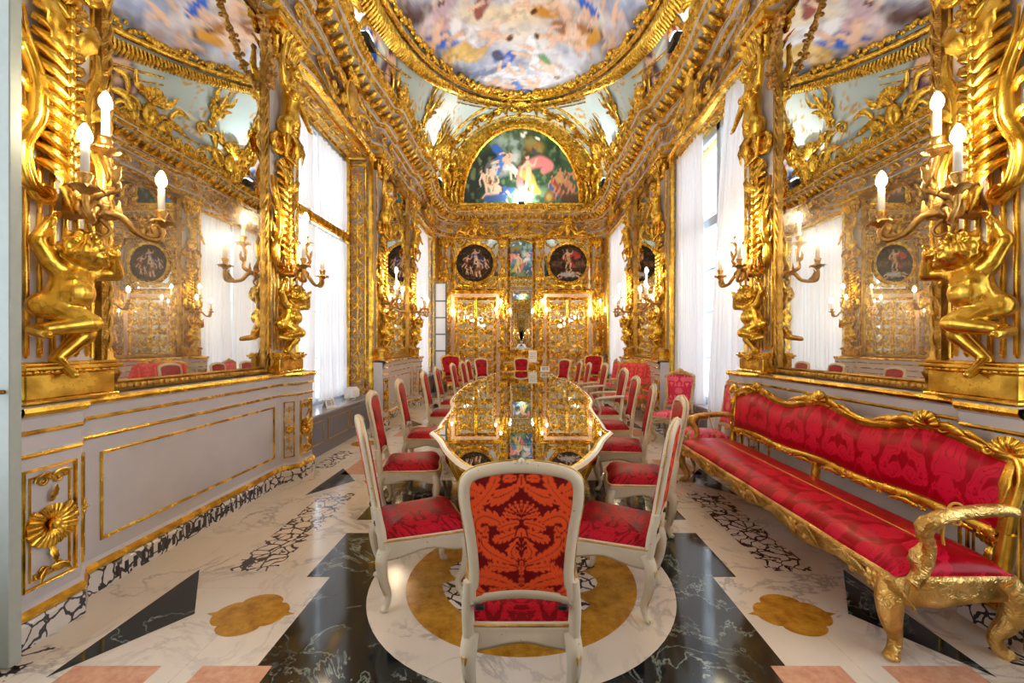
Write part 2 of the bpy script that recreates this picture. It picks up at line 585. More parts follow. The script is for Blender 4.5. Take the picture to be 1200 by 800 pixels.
def shell(mb, cx, cz, r, y=0.0, a0=0.0, a1=PI, n=9, mat=0, depth=.35, r_in=.12):
    for k in range(n):
        a = a0 + (a1 - a0) * (k + .5) / n
        w = r * (a1 - a0) / n * .56
        p0 = (cx + r * r_in * math.cos(a), y + r * .02, cz + r * r_in * math.sin(a))
        p1 = (cx + r * .6 * math.cos(a), y + r * depth * .6, cz + r * .6 * math.sin(a))
        p2 = (cx + r * math.cos(a), y + r * depth * .35, cz + r * math.sin(a))
        mb.tube(catmull([p0, p1, p2], 4), [w * .25, w * .9, w], 6, mat)

def scroll_leaf(mb, p0, p1, bend, w, y=0.0, lobes=4, mat=0, lift=.02, n=9):
    p0 = Vector((p0[0], y, p0[1])); p1 = Vector((p1[0], y, p1[1]))
    d = p1 - p0
    s = Vector((-d.z, 0, d.x))
    mid = (p0 + p1) / 2 + s * bend + Vector((0, lift, 0))
    q = p1 + s * bend * -.5 + Vector((0, lift * 1.5, 0))
    mb.leaf(catmull([p0, mid, q], max(3, n // 2)), w, (0, 1, 0), lobes, mat)

def candelabrum(W, H, levels, seed=0, th=None, mat=0):
    """symmetric panel ornament on 0..H, half width W"""
    mb = MB()
    rnd = random.Random(seed)
    th = th or W * .09
    mb.tube([(0, 0, H * .03), (0, th * .3, H * .5), (0, 0, H * .97)], [th * .6, th, th * .5], 6, mat)
    dz = H / levels
    for k in range(levels):
        z = (k + .5) * dz
        r = min(W * .46, dz * .4) * rnd.uniform(.85, 1.0)
        up = 1 if k % 2 == 0 else -1
        for s in (1, -1):
            cx = s * W * .5
            volute(mb, cx, z, r, th * .85, 1.5, (PI if s > 0 else 0) + up * s * -.6, -s * up, th * .4, 6, 20, mat)
            scroll_leaf(mb, (s * W * .08, z - up * dz * .2), (s * W * .9, z + up * dz * .42), .18 * s * up, W * .16, th * .3, 4, mat, th)
            scroll_leaf(mb, (cx, z - up * r), (s * W * .86, z - up * dz * .45), -.2 * s * up, W * .12, th * .3, 3, mat, th)
        rosette(mb, 0, z, min(W * .22, dz * .2), th * .7, 6, mat)
        scroll_leaf(mb, (0, z + dz * .15), (0, z + dz * .48), 0, W * .14, th * .5, 3, mat, th)
    return mb

def running_scroll(L, H, n, mat=0, th=None):
    """frieze along x from 0..L, z 0..H"""
    mb = MB()
    th = th or H * .07
    dx = L / n
    for k in range(n):
        cx = (k + .5) * dx
        up = 1 if k % 2 else -1
        r = min(dx * .44, H * .36)
        volute(mb, cx, H / 2 - up * H * .06, r, th, 1.6, PI, -up, th * .3, 6, 22, mat)
        rosette(mb, cx, H / 2 - up * H * .06, r * .36, th * .6, 5, mat)
        scroll_leaf(mb, (k * dx, H / 2), (cx, H / 2 + up * H * .42), .2 * up, H * .13, th * .2, 4, mat, th)
        scroll_leaf(mb, (cx + r * .6, H / 2 - up * H * .3), (cx + dx * .5, H / 2 + up * H * .36), -.15 * up, H * .1, th * .2, 3, mat, th)
    return mb

def rect_frame(mb, x0, x1, z0, z1, w, d, mat=0, y=0.0):
    prof = [(0, 0), (0, d * .7), (w * .25, d), (w * .6, d * .6), (w * .8, d * .75), (w, d * .3), (w, 0)]
    for j in range(len(prof) - 1):
        (a, h), (b, g) = prof[j], prof[j + 1]
        A = [(x0 + a, y + h, z0 + a), (x1 - a, y + h, z0 + a), (x1 - a, y + h, z1 - a), (x0 + a, y + h, z1 - a)]
        B = [(x0 + b, y + g, z0 + b), (x1 - b, y + g, z0 + b), (x1 - b, y + g, z1 - b), (x0 + b, y + g, z1 - b)]
        for k in range(4):
            mb.poly([A[k], B[k], B[(k + 1) % 4], A[(k + 1) % 4]], mat)

# ---------------------------------------------------------------- painter
class Painter:
    def __init__(self, P, base):
        self.P = np.asarray(P, dtype=np.float64)
        self.C = np.tile(np.array(base[:3], dtype=np.float64), (len(self.P), 1))
    def fbm(self, scale, seed=0.0, octv=4):
        return np.array([mnoise.fractal(Vector((p[0] * scale + seed, p[1] * scale - seed, seed)), 1.0, 2.0, octv) for p in self.P])
    def blend(self, mask, c):
        mask = np.clip(mask, 0, 1)[:, None]
        self.C = self.C * (1 - mask) + np.array(c[:3])[None] * mask
    def clouds(self, scale, seed, c, lo=0.0, hi=.6, amt=1.0):
        n = self.fbm(scale, seed)
        self.blend(np.clip((n - lo) / (hi - lo), 0, 1) * amt, c)
    def stroke(self, pts, r, c, soft=.25, n=14, wob=None, amt=1.0, shade=.25):
        pts = catmull([(p[0], p[1], 0) for p in pts], n) if len(pts) > 1 else [Vector((pts[0][0], pts[0][1], 0))]
        rr = lerp_list(list(r) if hasattr(r, '__len__') else [r, r], len(pts)) if len(pts) > 1 else [r if not hasattr(r, '__len__') else r[0]]
        d = np.full(len(self.P), 1e9)
        for p, q in zip(pts, rr):
            dd = np.hypot(self.P[:, 0] - p.x, self.P[:, 1] - p.y) / max(q, 1e-6)
            d = np.minimum(d, dd)
        m = np.clip((1 - d) / soft, 0, 1) * amt
        self.blend(m, c)
        if shade:   # painted modelling of the brushwork: darker contour
            e = np.clip(1 - np.abs(d - .85) / .3, 0, 1) * (d < 1.1) * shade
            self.blend(e, tuple(x * .35 for x in c[:3]))
    def mask(self, fn, c, amt=1.0):
        self.blend(fn(self.P[:, 0], self.P[:, 1]).astype(float) * amt, c)
    def figure(self, x, y, s, ang=0.0, flesh=None, drape=None, flip=1, limbs=1):
        """a small painted figure, s = height"""
        fl = flesh or rgb(226, 188, 162)
        ca, sa = math.cos(ang), math.sin(ang)
        def T(a, b):
            a *= flip * s; b *= s
            return (x + a * ca - b * sa, y + a * sa + b * ca)
        if drape:
            self.stroke([T(-.2, .05), T(.02, -.06), T(.14, -.3), T(.3, -.42)], (.1 * s, .15 * s, .13 * s, .05 * s), drape, .3)
        self.stroke([T(0, .27), T(.02, .1), T(0, -.06)], (.075 * s, .085 * s, .08 * s), fl)
        self.stroke([T(0, -.04), T(.1, -.22), T(.04, -.46)], (.07 * s, .055 * s, .03 * s), fl)
        self.stroke([T(0, -.04), T(-.08, -.24), T(-.16, -.44)], (.07 * s, .055 * s, .03 * s), fl)
        self.stroke([T(.05, .24), T(.18, .2), T(.27, .34)], (.045 * s, .035 * s, .025 * s), fl)
        self.stroke([T(-.05, .24), T(-.18, .16), T(-.22, .0)], (.045 * s, .035 * s, .025 * s), fl)
        self.stroke([T(0, .4)], .062 * s, fl)
        self.stroke([T(-.03, .45), T(.03, .46)], (.05 * s, .04 * s), rgb(92, 58, 34), .4)
        if drape:
            self.stroke([T(-.1, -.02), T(.02, -.1), T(.12, -.16)], (.07 * s, .085 * s, .06 * s), drape, .3)
# ---------------------------------------------------------------- the room
W = 2.67; Y0 = -1.27; Y1 = 13.75; CAMZ = 1.49
WIN = (.79, 6.24, 11.69); WH = 1.26
PIER = (3.515, 8.965)
SPR = 5.75; VA = 2.67; VB = 3.0
HEAD = 4.72; SILL = .56

def vault(t, y, inset=0.0):
    """t = 0 at the right springing, PI at the left"""
    c, s = math.cos(t), math.sin(t)
    n = Vector((-c / VA, 0, -s / VB)).normalized()
    return Vector((VA * c, y, SPR + VB * s)) + n * inset

def px2vault(px, py):
    a = (px - 611) / 500; b = (402 - py) / 500
    A = (a / VA) ** 2 + (b / VB) ** 2
    k = CAMZ - SPR
    B = 2 * k * b / VB ** 2
    C_ = (k / VB) ** 2 - 1
    y = (-B + math.sqrt(max(0, B * B - 4 * A * C_))) / (2 * A)
    X = a * y; Z = CAMZ + b * y
    t = math.atan2((Z - SPR) / VB, X / VA)
    return ((PI / 2 - t) * 2.83, y)

# --- floor: polished inlaid marbles
def build_floor():
    mb = MB()
    mats = [M['white_marble'], M['black_marble'], M['breccia'], M['siena'], M['pink_marble'], M['rose_marble']]
    mb.box((-3.4, Y0 - .5, -.2), (3.4, Y1 + .5, 0), 0)
    lev = [0]
    def poly(pts, mat, h):
        mb.poly([(x, y, h * .0005) for x, y in pts], mat)
    def sympoly(pts, mat, h=1):
        poly(pts, mat, h)
        poly([(-x, y) for x, y in reversed(pts)], mat, h)
    def disc(cx, cy, r, mat, h, n=72):
        poly([(cx + r * math.cos(2 * PI * k / n), cy + r * math.sin(2 * PI * k / n)) for k in range(n)], mat, h)
    def octofoil(cx, cy, r, mat, h):
        pts = []
        for k in range(64):
            a = 2 * PI * k / 64
            rr = r * (.80 + .2 * abs(math.cos(2 * a)) ** .6)
            if k % 32 == 0: rr = r * 1.22
            pts.append((cx + rr * math.cos(a), cy + rr * .92 * math.sin(a)))
        poly(pts, mat, h)
    per = 5.45
    for base in (-2.71, 2.74, 8.19):
        if base + 3.4 < Y0: continue
        # dark cross around the great roundels
        y0, y1 = base - 1.9, base + .6
        poly([(-1.22, y0), (1.22, y0), (1.22, base - .02), (1.37, base - .02), (1.37, base + .61), (-1.37, base + .61), (-1.37, base - .02), (-1.22, base - .02)], 1, 1)
        disc(0, base, .937, 0, 2)
        disc(0, base, .717, 3, 3)
        pts = []
        for k in range(80):
            a = 2 * PI * k / 80
            rr = .5 if (k // 10) % 2 == 0 else .36 + .12 * abs(math.sin(4 * a))
            pts.append((rr * math.cos(a + .2), base + rr * math.sin(a + .2)))
        poly(pts, 2, 4)
        poly([(-1.39, base + .86), (1.39, base + .86), (1.39, base + 1.9), (-1.39, base + 1.9)], 1, 1)
        disc(0, base + 2.72, .8, 5, 2)
        for yy in (base - .39, base + 1.88):
            octofoil(1.49, yy, .2, 3, 2)
            octofoil(-1.49, yy, .2, 3, 2)
            sympoly([(2.12, yy - .45), (2.12, yy + .46), (1.80, yy)], 1, 2)
        sympoly([(1.62, base + .05), (1.92, base + .05), (1.96, base + 1.5), (1.64, base + 1.5)], 2, 2)
        for yy in (base + 2.1, base + 4.06):
            sympoly([(1.66, yy), (2.06, yy), (2.06, yy + .62), (1.66, yy + .62)], 4, 2)
            sympoly([(1.15, yy), (1.47, yy), (1.47, yy + .62), (1.15, yy + .62)], 4, 2)
        for yy in (base + 2.35, base + 4.0):
            sympoly([(2.28, yy), (2.52, yy), (2.52, yy + .8), (2.28, yy + .8)], 2, 2)
        for s in (1, -1):
            disc(s * 2.33, base + 3.6, .19, 3, 3, 24)
    # fine joints
    for x in (-2.2, -1.55, 1.55, 2.2):
        poly([(x - .0015, Y0), (x + .0015, Y0), (x + .0015, Y1), (x - .0015, Y1)], 5, 1)
    for k in range(14):
        y = Y0 + .6 + k * 1.09
        sympoly([(1.4, y), (2.6, y), (2.6, y + .003), (1.4, y + .003)], 5, 1)
    o = mb.build('floor', mats)
    return struct(o, 'polished floor of white, black, yellow and pink inlaid marble', 'floor')
floor = build_floor()

# --- walls
def wall_side(sx):
    mb = MB()
    xs = sorted((sx * W, sx * (W + .55)))
    def b(y0, y1, z0, z1, xa=None, mat=0):
        x = xs if xa is None else sorted((sx * xa[0], sx * xa[1]))
        mb.box((x[0], y0, z0), (x[1], y1, z1), mat)
    edges = [Y0 - .4] + [e for w in WIN for e in (w - WH, w + WH)] + [Y1 + .4]
    for i in range(0, len(edges), 2):
        b(edges[i], edges[i + 1], 0, 6.0)
    for w in WIN:
        b(w - WH, w + WH, 0, SILL - .04, mat=1)
        b(w - WH, w + WH, HEAD, 6.0)
    side = 'left' if sx < 0 else 'right'
    o = mb.build('wall_' + side, [M['wallbase'], M['grey_dark']])
    struct(o, side + ' long wall with gilded piers between tall windows', 'wall')
    # marble sills
    for w in WIN:
        s = MB()
        x = sorted((sx * (W - .03), sx * (W + .5)))
        s.box((x[0], w - WH, SILL - .04), (x[1], w + WH, SILL), 0, .008)
        s.build('sill', M['sill'], o)
        p = MB()
        for k in range(3):
            fr = MB()
            rect_frame(fr, w - WH + .08 + k * .82, w - WH + .78 + k * .82, .16, .46, .012, .008, 0)
            p.add(fr, fn=lambda a, c, z: (sx * (W - c), a, z))
        p.build('sill_panel_moulding', M['gold_dull'], o)
        # niche linings: jambs and head, gilded arabesque panels
        j = MB()
        for sy in (1, -1):
            yj = w + sy * (WH - .012)
            ys = sorted((yj, w + sy * WH))
            x = sorted((sx * W, sx * (W + .42)))
            j.box((x[0], ys[0], SILL), (x[1], ys[1], HEAD), 1)
            fr = MB()
            rect_frame(fr, W + .05, W + .35, SILL + .06, HEAD - .1, .03, .03, 0)
            j.add(fr, fn=lambda a, c, z: (sx * a, yj - sy * c, z))
            v = candelabrum(.11, 3.6, 9, 3)
            j.add(v, fn=lambda a, c, z: (sx * (W + .2 + a), yj - sy * c, z + SILL + .25), mat=0)
        fr = MB()
        rect_frame(fr, w - WH + .06, w + WH - .06, W + .05, W + .36, .03, .03, 0)
        j.add(fr, fn=lambda a, c, z: (sx * z, a, HEAD - c))
        v = candelabrum(.12, 2 * WH - .3, 6, 4)
        j.add(v, fn=lambda a, c, z: (sx * (W + .2 + a), w - WH + .15 + z, HEAD - c), mat=0)
        j.build('niche_lining', [M['gold'], M['ground']], o)
        # gilded architrave round the opening on the room side
        a = MB()
        prof = [(0, 0), (.0, .05), (.03, .07), (.05, .05), (.09, .045), (.11, .03), (.13, .0)]
        for sy in (1, -1):
            path = [(0, w + sy * WH, SILL), (0, w + sy * WH, HEAD)]
            a.sweep([(sx * W, q[1], q[2]) for q in path], [(0, sy, 0)] * 2, [(p[0] - .03, -sx * p[1]) for p in prof], [0, 0, 0, 1, 0, 0], depth=(1, 0, 0))
        n = 24
        path = [(sx * W, w - WH - .05 + (2 * WH + .1) * i / n, HEAD + .06 * math.sin(PI * i / n) ** 2 + .03 * math.sin(3 * PI * i / n)) for i in range(n + 1)]
        a.sweep(path, [(0, 0, 1)] * (n + 1), [(p[0] * 1.3 - .03, -sx * p[1] * 1.6) for p in prof], [0, 0, 0, 1, 0, 0], depth=(1, 0, 0))
        a.build('window_architrave', [M['gold'], M['grey']], o)
    # wainscot of each pier
    ends = ((Y0, -.47), (2.05, 4.98), (7.5, 10.43), (12.95, Y1))
    for (a, b2) in ends:
        big = b2 - a > 2
        if big:
            d1, d2 = .23, .10
            path = [(a, d1), (a + .31, d1), (a + .45, d2), (b2 - .45, d2), (b2 - .31, d1), (b2, d1)]
        else:
            path = [(a, .1), (b2, .1)]
        P = [(sx * (W - d), y, 0) for y, d in path]
        N = [(-sx, 0, 0)] * len(P)
        prof = [(-.02, .0), (.0, .13), (.03, .135), (.038, .158), (.02, .182), (.0, .20), (.0, .915), (.012, .92), (.02, .931), (.01, .942), (.0, .95), (.0, 1.03), (.015, 1.035), (.024, 1.046), (.015, 1.057), (.02, 1.115), (.045, 1.13), (.056, 1.15), (.05, 1.172), (-.3, 1.178)]
        mats = [1, 1, 1, 1, 0, 0, 0, 1, 1, 0, 0, 0, 1, 1, 0, 0, 1, 1, 0]
        mb = MB()
        mb.sweep(P, N, prof, mats)
        if big:
            for (yy, d) in ((a, d1), (b2, d1)):
                x = sorted((sx * (W - d), sx * W))
                mb.poly([(x[0], yy, 0), (x[1], yy, 0), (x[1], yy, 1.15), (x[0], yy, 1.15)], 0)
        mb.build('wainscot', [M['grey'], M['gold']], o)
        sk = MB()
        sk.sweep(P, N, [(-.02, .125), (.022, .125), (.03, .11), (.03, 0)], 0)
        if big:
            sl = MB()
            y = a + .62
            while y < b2 - .75:
                x = sorted((sx * (W - d2 - .0305), sx * (W - d2 - .02)))
                sl.box((x[0], y, .02), (x[1], y + .028, .095), 0)
                y += .062
            sl.build('vent_slots', M['black'], o)
        skm = sk.build('skirting', M['breccia_fine'], o)
        if big:
            pm = MB()
            fr = MB()
            rect_frame(fr, a + .55, b2 - .55, .29, .83, .018, .014, 0)
            pm.add(fr, fn=lambda q, c, z: (sx * (W - d2 - c), q, z))
            pm.build('panel_moulding', M['gold'], o)
            for e, s in ((a, 1), (b2, -1)):
                rp = MB()
                fr = MB(); rect_frame(fr, .03, .285, .26, .86, .014, .016, 0); rp.add(fr)
                fr = MB(); rect_frame(fr, .06, .255, .30, .82, .01, .010, 0); rp.add(fr)
                ornm = MB()
                shell(ornm, -.005, 0, .1, 0, PI * .72, PI * 1.28, 5, 0, .3); shell(ornm, .005, 0, .1, 0, -PI * .28, PI * .28, 5, 0, .3)
                shell(ornm, 0, .0, .085, 0, PI * .3, PI * .7, 5, 0, .3); shell(ornm, 0, .0, .1, 0, PI * 1.28, PI * 1.72, 6, 0, .3)
                ornm.ell((0, .03, 0), (.025, .03, .025))
                for q in (1, -1):
                    volute(ornm, .035, q * .2, .035, .008, 1.4, 0, q, .006); volute(ornm, -.035, q * .2, .035, .008, 1.4, PI, -q, .006)
                    scroll_leaf(ornm, (0, q * .1), (0, q * .18), 0, .02, .01)
                    scroll_leaf(ornm, (0, q * .2), (.07, q * .235), .2, .016, .008); scroll_leaf(ornm, (0, q * .2), (-.07, q * .235), -.2, .016, .008)
                rp.add(ornm, Matrix.Translation((.157, .0, .56)) @ Matrix.Diagonal((1.12, 1.0, 1.14, 1)))
                ob = MB()
                ob.add(rp, fn=lambda q, c, z: (sx * (W - d1 - c), e + s * q, z))
                # slim panel on the canted face
                sp = MB()
                fr = MB(); rect_frame(fr, .04, .15, .26, .86, .012, .012, 0); sp.add(fr)
                v = candelabrum(.04, .52, 5, 2); sp.add(v, Matrix.Translation((.095, .0, .3)))
                rosette(sp, .095, .56, .045, .01, 8)
                L = math.hypot(.14, d1 - d2)
                def cant(q, c, z):
                    f = q / L
                    return (sx * (W - (d1 + (d2 - d1) * f) - c * .73), e + s * (.31 + .14 * f + c * .68), z)
                ob.add(sp, fn=cant)
                ob.build('gilded_relief', M['gold'], o)
    return o
wall_left = wall_side(-1)
wall_right = wall_side(1)

def wall_end(y, sgn, name, label):
    mb = MB()
    ys = sorted((y, y + sgn * .45))
    mb.box((-3.25, ys[0], 0), (3.25, ys[1], 9.3), 0)
    o = mb.build(name, [M['gold_carved'] if sgn > 0 else M['wallback']])
    return struct(o, label, 'wall')
wall_far = wall_end(Y1, 1, 'wall_far', 'gilded end wall with two doors, round paintings and a lunette')
wall_back = wall_end(Y0, -1, 'wall_back', 'gilded end wall behind the viewpoint')

# --- windows
def window(i, sx, w, cur_x):
    mb = MB()
    X = W + (.46 if sx < 0 else .24)
    x = sorted((sx * (X - .03), sx * (X + .05)))
    def bar(y0, y1, z0, z1, dx=0.0):
        mb.box((x[0] - dx, y0, z0), (x[1] + dx, y1, z1), 0, .008)
    bar(w - WH, w - WH + .14, SILL, HEAD); bar(w + WH - .14, w + WH, SILL, HEAD)
    bar(w - WH, w + WH, SILL, SILL + .1); bar(w - WH, w + WH, HEAD - .12, HEAD)
    bar(w - WH, w + WH, 3.26, 3.40, .02)
    bar(w - .06, w + .06, SILL, HEAD)
    for z in (1.25, 1.95, 2.6):
        bar(w - WH, w + WH, z, z + .035)
    o = mb.build('window_%d' % i, M['winpaint'])
    struct(o, ('left' if sx < 0 else 'right') + ' wall casement window with a transom, ' + ('nearest the camera' if w < 2 else 'in the middle bay' if w < 8 else 'in the far bay'), 'window')
    p = MB()
    p.quadgrid([[(sx * X, w - WH + .05, SILL), (sx * X, w + WH - .05, SILL)], [(sx * X, w - WH + .05, HEAD), (sx * X, w + WH - .05, HEAD)]], 0, False)
    p.build('pane', M['pane'], o)
    lt = bpy.data.lights.new('daylight_portal', 'AREA')
    lt.shape = 'RECTANGLE'; lt.size = 2 * WH; lt.size_y = HEAD - SILL
    lt.cycles.is_portal = True
    lo = bpy.data.objects.new('daylight_portal', lt)
    COL.objects.link(lo)
    lo.parent = o
    lo.location = (sx * (W + .56), w, (HEAD + SILL) / 2)
    lo.rotation_euler = (0, R(-90) * -sx, 0)
    return o
k = 1
for sx in (-1, 1):
    for w in WIN:
        window(k, sx, w, 0); k += 1

# --- the vault with its painted ceiling
def build_vault():
    nt, ny = 150, 230
    rows = []; P = []
    for j in range(ny + 1):
        y = Y0 - .05 + (Y1 + .1 - Y0) * j / ny
        row = []
        for i in range(nt + 1):
            t = PI * i / nt
            row.append(vault(t, y)); P.append(((PI / 2 - t) * 2.83, y))
        rows.append(row)
    mb = MB(); mb.quadgrid(rows, 0, True)
    p = Painter(P, rgb(176, 190, 188))
    p.clouds(.5, 3, rgb(206, 212, 202), -.1, .5, .8)
    S = 2.83 * PI / 2
    # painted gold bands, stucco colours
    for y in np.arange(Y0 + .3, Y1, .9):
        for s in (1, -1):
            p.stroke([(s * S, y), (s * (S - 1.6), y + .12)], .035, rgb(196, 150, 60), .4, shade=0)
            p.stroke([(s * (S - .3), y + .2), (s * (S - .8), y + .45), (s * (S - .5), y + .7), (s * (S - .25), y + .45)], .03, rgb(190, 142, 56), .4, shade=0)
    p.mask(lambda a, b: (np.abs(a) > S - .22), rgb(150, 150, 158))
    rnd = random.Random(12)
    for q in range(150):   # painted arabesque scrolls
        s = rnd.choice((1, -1)); a = rnd.uniform(.5, 2.6); y = rnd.choice((rnd.uniform(9.5, Y1), rnd.uniform(Y0, 3)))
        r = rnd.uniform(.12, .28); d = rnd.choice((1, -1)); a0 = rnd.uniform(0, 6)
        pts = [(s * (S - a) + r * (1 - k / 9) * math.cos(a0 + d * k * .9), y + r * (1 - k / 9) * math.sin(a0 + d * k * .9)) for k in range(9)]
        p.stroke(pts, (.03, .022, .015), rgb(188, 140, 54), .5, 4, shade=0)
    for s in (1, -1):
        p.mask(lambda a, b: (np.abs(np.abs(a) - (S - 1.0)) < .05), rgb(226, 224, 212))
        p.mask(lambda a, b: (np.abs(np.abs(a) - (S - .62)) < .06), rgb(150, 160, 170))
    # corner shells: pale ribs over a painted blue sky
    for s in (1, -1):
        for yc, sg in ((12.75, 1), (-.27, -1)):
            p.mask(lambda a, b: (((np.abs(a) - S) / 1.75) ** 2 + ((b - yc) / .95) ** 2 < 1) & (a * s > 0), rgb(232, 230, 208))
            p.mask(lambda a, b: (((np.abs(a) - S) / 1.25) ** 2 + ((b - yc) / .7) ** 2 < 1) & (a * s > 0), rgb(196, 206, 206))
            p.stroke([(s * (S - .15), yc - .35 * sg), (s * (S - .5), yc - .2 * sg)], .32, rgb(58, 104, 184), .3)
            for q in range(7):
                an = PI * (q + .5) / 7
                p.stroke([(s * (S - .5 * math.sin(an)), yc + .3 * math.cos(an)), (s * (S - 1.2 * math.sin(an)), yc + .68 * math.cos(an))], .03, rgb(206, 168, 84), .5, shade=0)
            p.figure(s * (S - .95), yc - .1, .55, .6 * s, drape=rgb(150, 130, 170))
    # painted figures on the cornice over the middle windows
    for (x, y, s, d, fl) in ((-S + .75, 8.2, 1.5, rgb(126, 92, 112), 1), (S - .75, 8.3, 1.5, rgb(128, 104, 124), -1), (-S + .7, 4.3, 1.4, rgb(92, 108, 140), 1), (S - .7, 4.2, 1.4, rgb(140, 84, 70), -1),
                              (-S + .8, 7.3, 1.2, rgb(40, 88, 180), -1), (S - .8, 7.2, 1.2, rgb(150, 70, 60), 1)):
        p.stroke([(x, y - .1), (x + .15 * fl, y), (x + .35 * fl, y - .1)], (.34, .38, .26), tuple(c * .6 for c in d[:3]), .3)
        p.figure(x, y, s, -PI / 2 * (1 if x < 0 else -1), drape=d, flip=fl)
    o = mb.build('ceiling', [M['fresco']])
    paint_mesh(o.data, p.C)
    struct(o, 'barrel vault painted with a mythological fresco and gilt stucco', 'ceiling')
    return o
ceiling = build_vault()

OVC = 6.24; OVX = 2.30; OVY = 6.1
def oval_t(a, k=1.0):
    X = OVX * k * math.cos(a); y = OVC + OVY * k * math.sin(a)
    return math.acos(max(-1, min(1, X / VA))), y

def build_fresco():
    nr, na = 120, 260
    rows = []; P = []
    for i in range(nr + 1):
        row = []
        for j in range(na):
            t, y = oval_t(2 * PI * j / na, max(.004, i / nr))
            row.append(vault(t, y, .015)); P.append(((PI / 2 - t) * 2.83, y))
        rows.append(row)
    mb = MB(); mb.quadgrid(rows, 0, True, closed_v=True)
    p = Painter(P, rgb(160, 172, 200))
    p.clouds(.42, 1, rgb(214, 218, 226), -.25, .35, .95)
    p.clouds(.6, 11, rgb(222, 204, 172), .1, .6, .45)
    p.clouds(.5, 23, rgb(132, 140, 168), .12, .6, .75)
    S = 2.83
    def ps(pts, r, c, **k):   # reading positions off the painting: converted to places on the vault
        P2 = [px2vault(a, b) for a, b in pts]
        D = [q[1] / 500 * 1.35 for q in P2]
        rr = list(r) if hasattr(r, '__len__') else [r] * len(pts)
        p.stroke(P2, [x * D[min(i, len(D) - 1)] for i, x in enumerate(rr)], c, **k)
    def fig(px, py, h, ang, flesh=None, drape=None, flip=1):
        s, y = px2vault(px, py)
        p.figure(s, y, h, ang, flesh, drape, flip)
    # glow of sky in the middle
    ps([(560, 8), (600, 14), (630, 10)], (34, 40, 30), rgb(232, 210, 168), soft=.9, shade=0, amt=.9)
    ps([(590, 40), (620, 45)], (22, 20), rgb(222, 214, 204), soft=.9, shade=0, amt=.8)
    # dark rim clouds left and right
    ps([(462, 30), (490, 55), (520, 78), (555, 92)], (16, 17, 14, 9), rgb(104, 110, 128), soft=.8, shade=0)
    ps([(768, 25), (745, 35), (715, 55), (700, 40)], (18, 20, 14, 12), rgb(126, 124, 140), soft=.8, shade=0)
    ps([(470, 12), (500, 16)], (16, 12), rgb(96, 70, 62), soft=.4)
    # drapery swirl with a flying figure
    ps([(648, 12), (664, 6), (690, 14), (700, 30), (684, 44), (664, 38)], (9, 11, 12, 10, 11, 8), rgb(206, 150, 58), soft=.3)
    ps([(655, 30), (672, 34), (686, 24)], (8, 9, 8), rgb(164, 104, 36), soft=.4)
    ps([(632, 12), (645, 14)], (9, 8), rgb(196, 136, 52), soft=.4)
    fig(668, 24, 2.0, 2.6, drape=None)
    # blue drapery, chariot, white robed figures
    ps([(500, 50), (520, 46), (540, 50)], (7, 9, 7), rgb(58, 106, 206), soft=.3)
    ps([(505, 30), (522, 26)], (10, 10), rgb(206, 170, 176), soft=.4)
    fig(512, 24, 2.0, .5, drape=rgb(204, 176, 186))
    fig(560, 42, 1.9, -1.2, drape=rgb(228, 228, 234))
    ps([(522, 66), (540, 60), (556, 66), (566, 58)], (8, 10, 8, 5), rgb(216, 180, 100), soft=.3)
    ps([(529, 70)], 7, rgb(180, 132, 52), soft=.3)
    ps([(529, 70)], 4.5, rgb(224, 198, 140), soft=.3)
    ps([(550, 92), (570, 84), (600, 80)], (4, 7, 4), rgb(118, 128, 156), soft=.3)
    ps([(582, 62), (590, 72), (600, 62)], (5, 8, 5), rgb(74, 104, 186), soft=.3)
    ps([(580, 62), (586, 68)], (4, 4), rgb(82, 84, 100), soft=.3)
    fig(582, 90, 1.3, .6, drape=rgb(206, 214, 226))
    fig(618, 92, 1.4, -.7, drape=rgb(214, 214, 224), flip=-1)
    fig(604, 100, 1.1, 1.6, drape=rgb(90, 130, 200))
    fig(632, 70, 1.6, -.9, drape=rgb(238, 240, 244))
    ps([(636, 66), (642, 72)], (5, 4), rgb(112, 150, 110), soft=.4)
    fig(735, 44, 1.8, .9, drape=rgb(206, 200, 210))
    fig(718, 40, 1.6, -.5, drape=rgb(196, 188, 200), flip=-1)
    fig(660, 44, 1.5, 1.3)
    # the part over and behind the camera
    rnd = random.Random(5)
    cols = [rgb(206, 150, 58), rgb(58, 106, 206), rgb(204, 176, 186), rgb(232, 232, 236), rgb(150, 90, 80), rgb(120, 140, 110)]
    for q in range(26):
        y = rnd.uniform(.6, 9.0); sx_ = rnd.uniform(-1.9, 1.9)
        p.stroke([(sx_ - .5, y), (sx_, y + .15), (sx_ + .5, y - .1)], (.3, .4, .25), rnd.choice([rgb(150, 156, 178), rgb(212, 212, 216), rgb(190, 170, 150)]), soft=.8, shade=0, amt=.8)
        p.figure(sx_, y, rnd.uniform(1.1, 1.7), rnd.uniform(-2, 2), drape=rnd.choice(cols), flip=rnd.choice((1, -1)))
    p.clouds(3.5, 61, rgb(236, 230, 222), .1, .5, .35); p.clouds(4.0, 71, rgb(96, 92, 110), .12, .5, .3)
    for j in range(3):
        p.clouds(1.5, 40 + j, rgb(226, 226, 230) if j % 2 else rgb(120, 112, 124), .2, .5, .25)
    o = mb.build('fresco', [M['fresco']], ceiling)
    paint_mesh(o.data, p.C)
    return o
build_fresco()

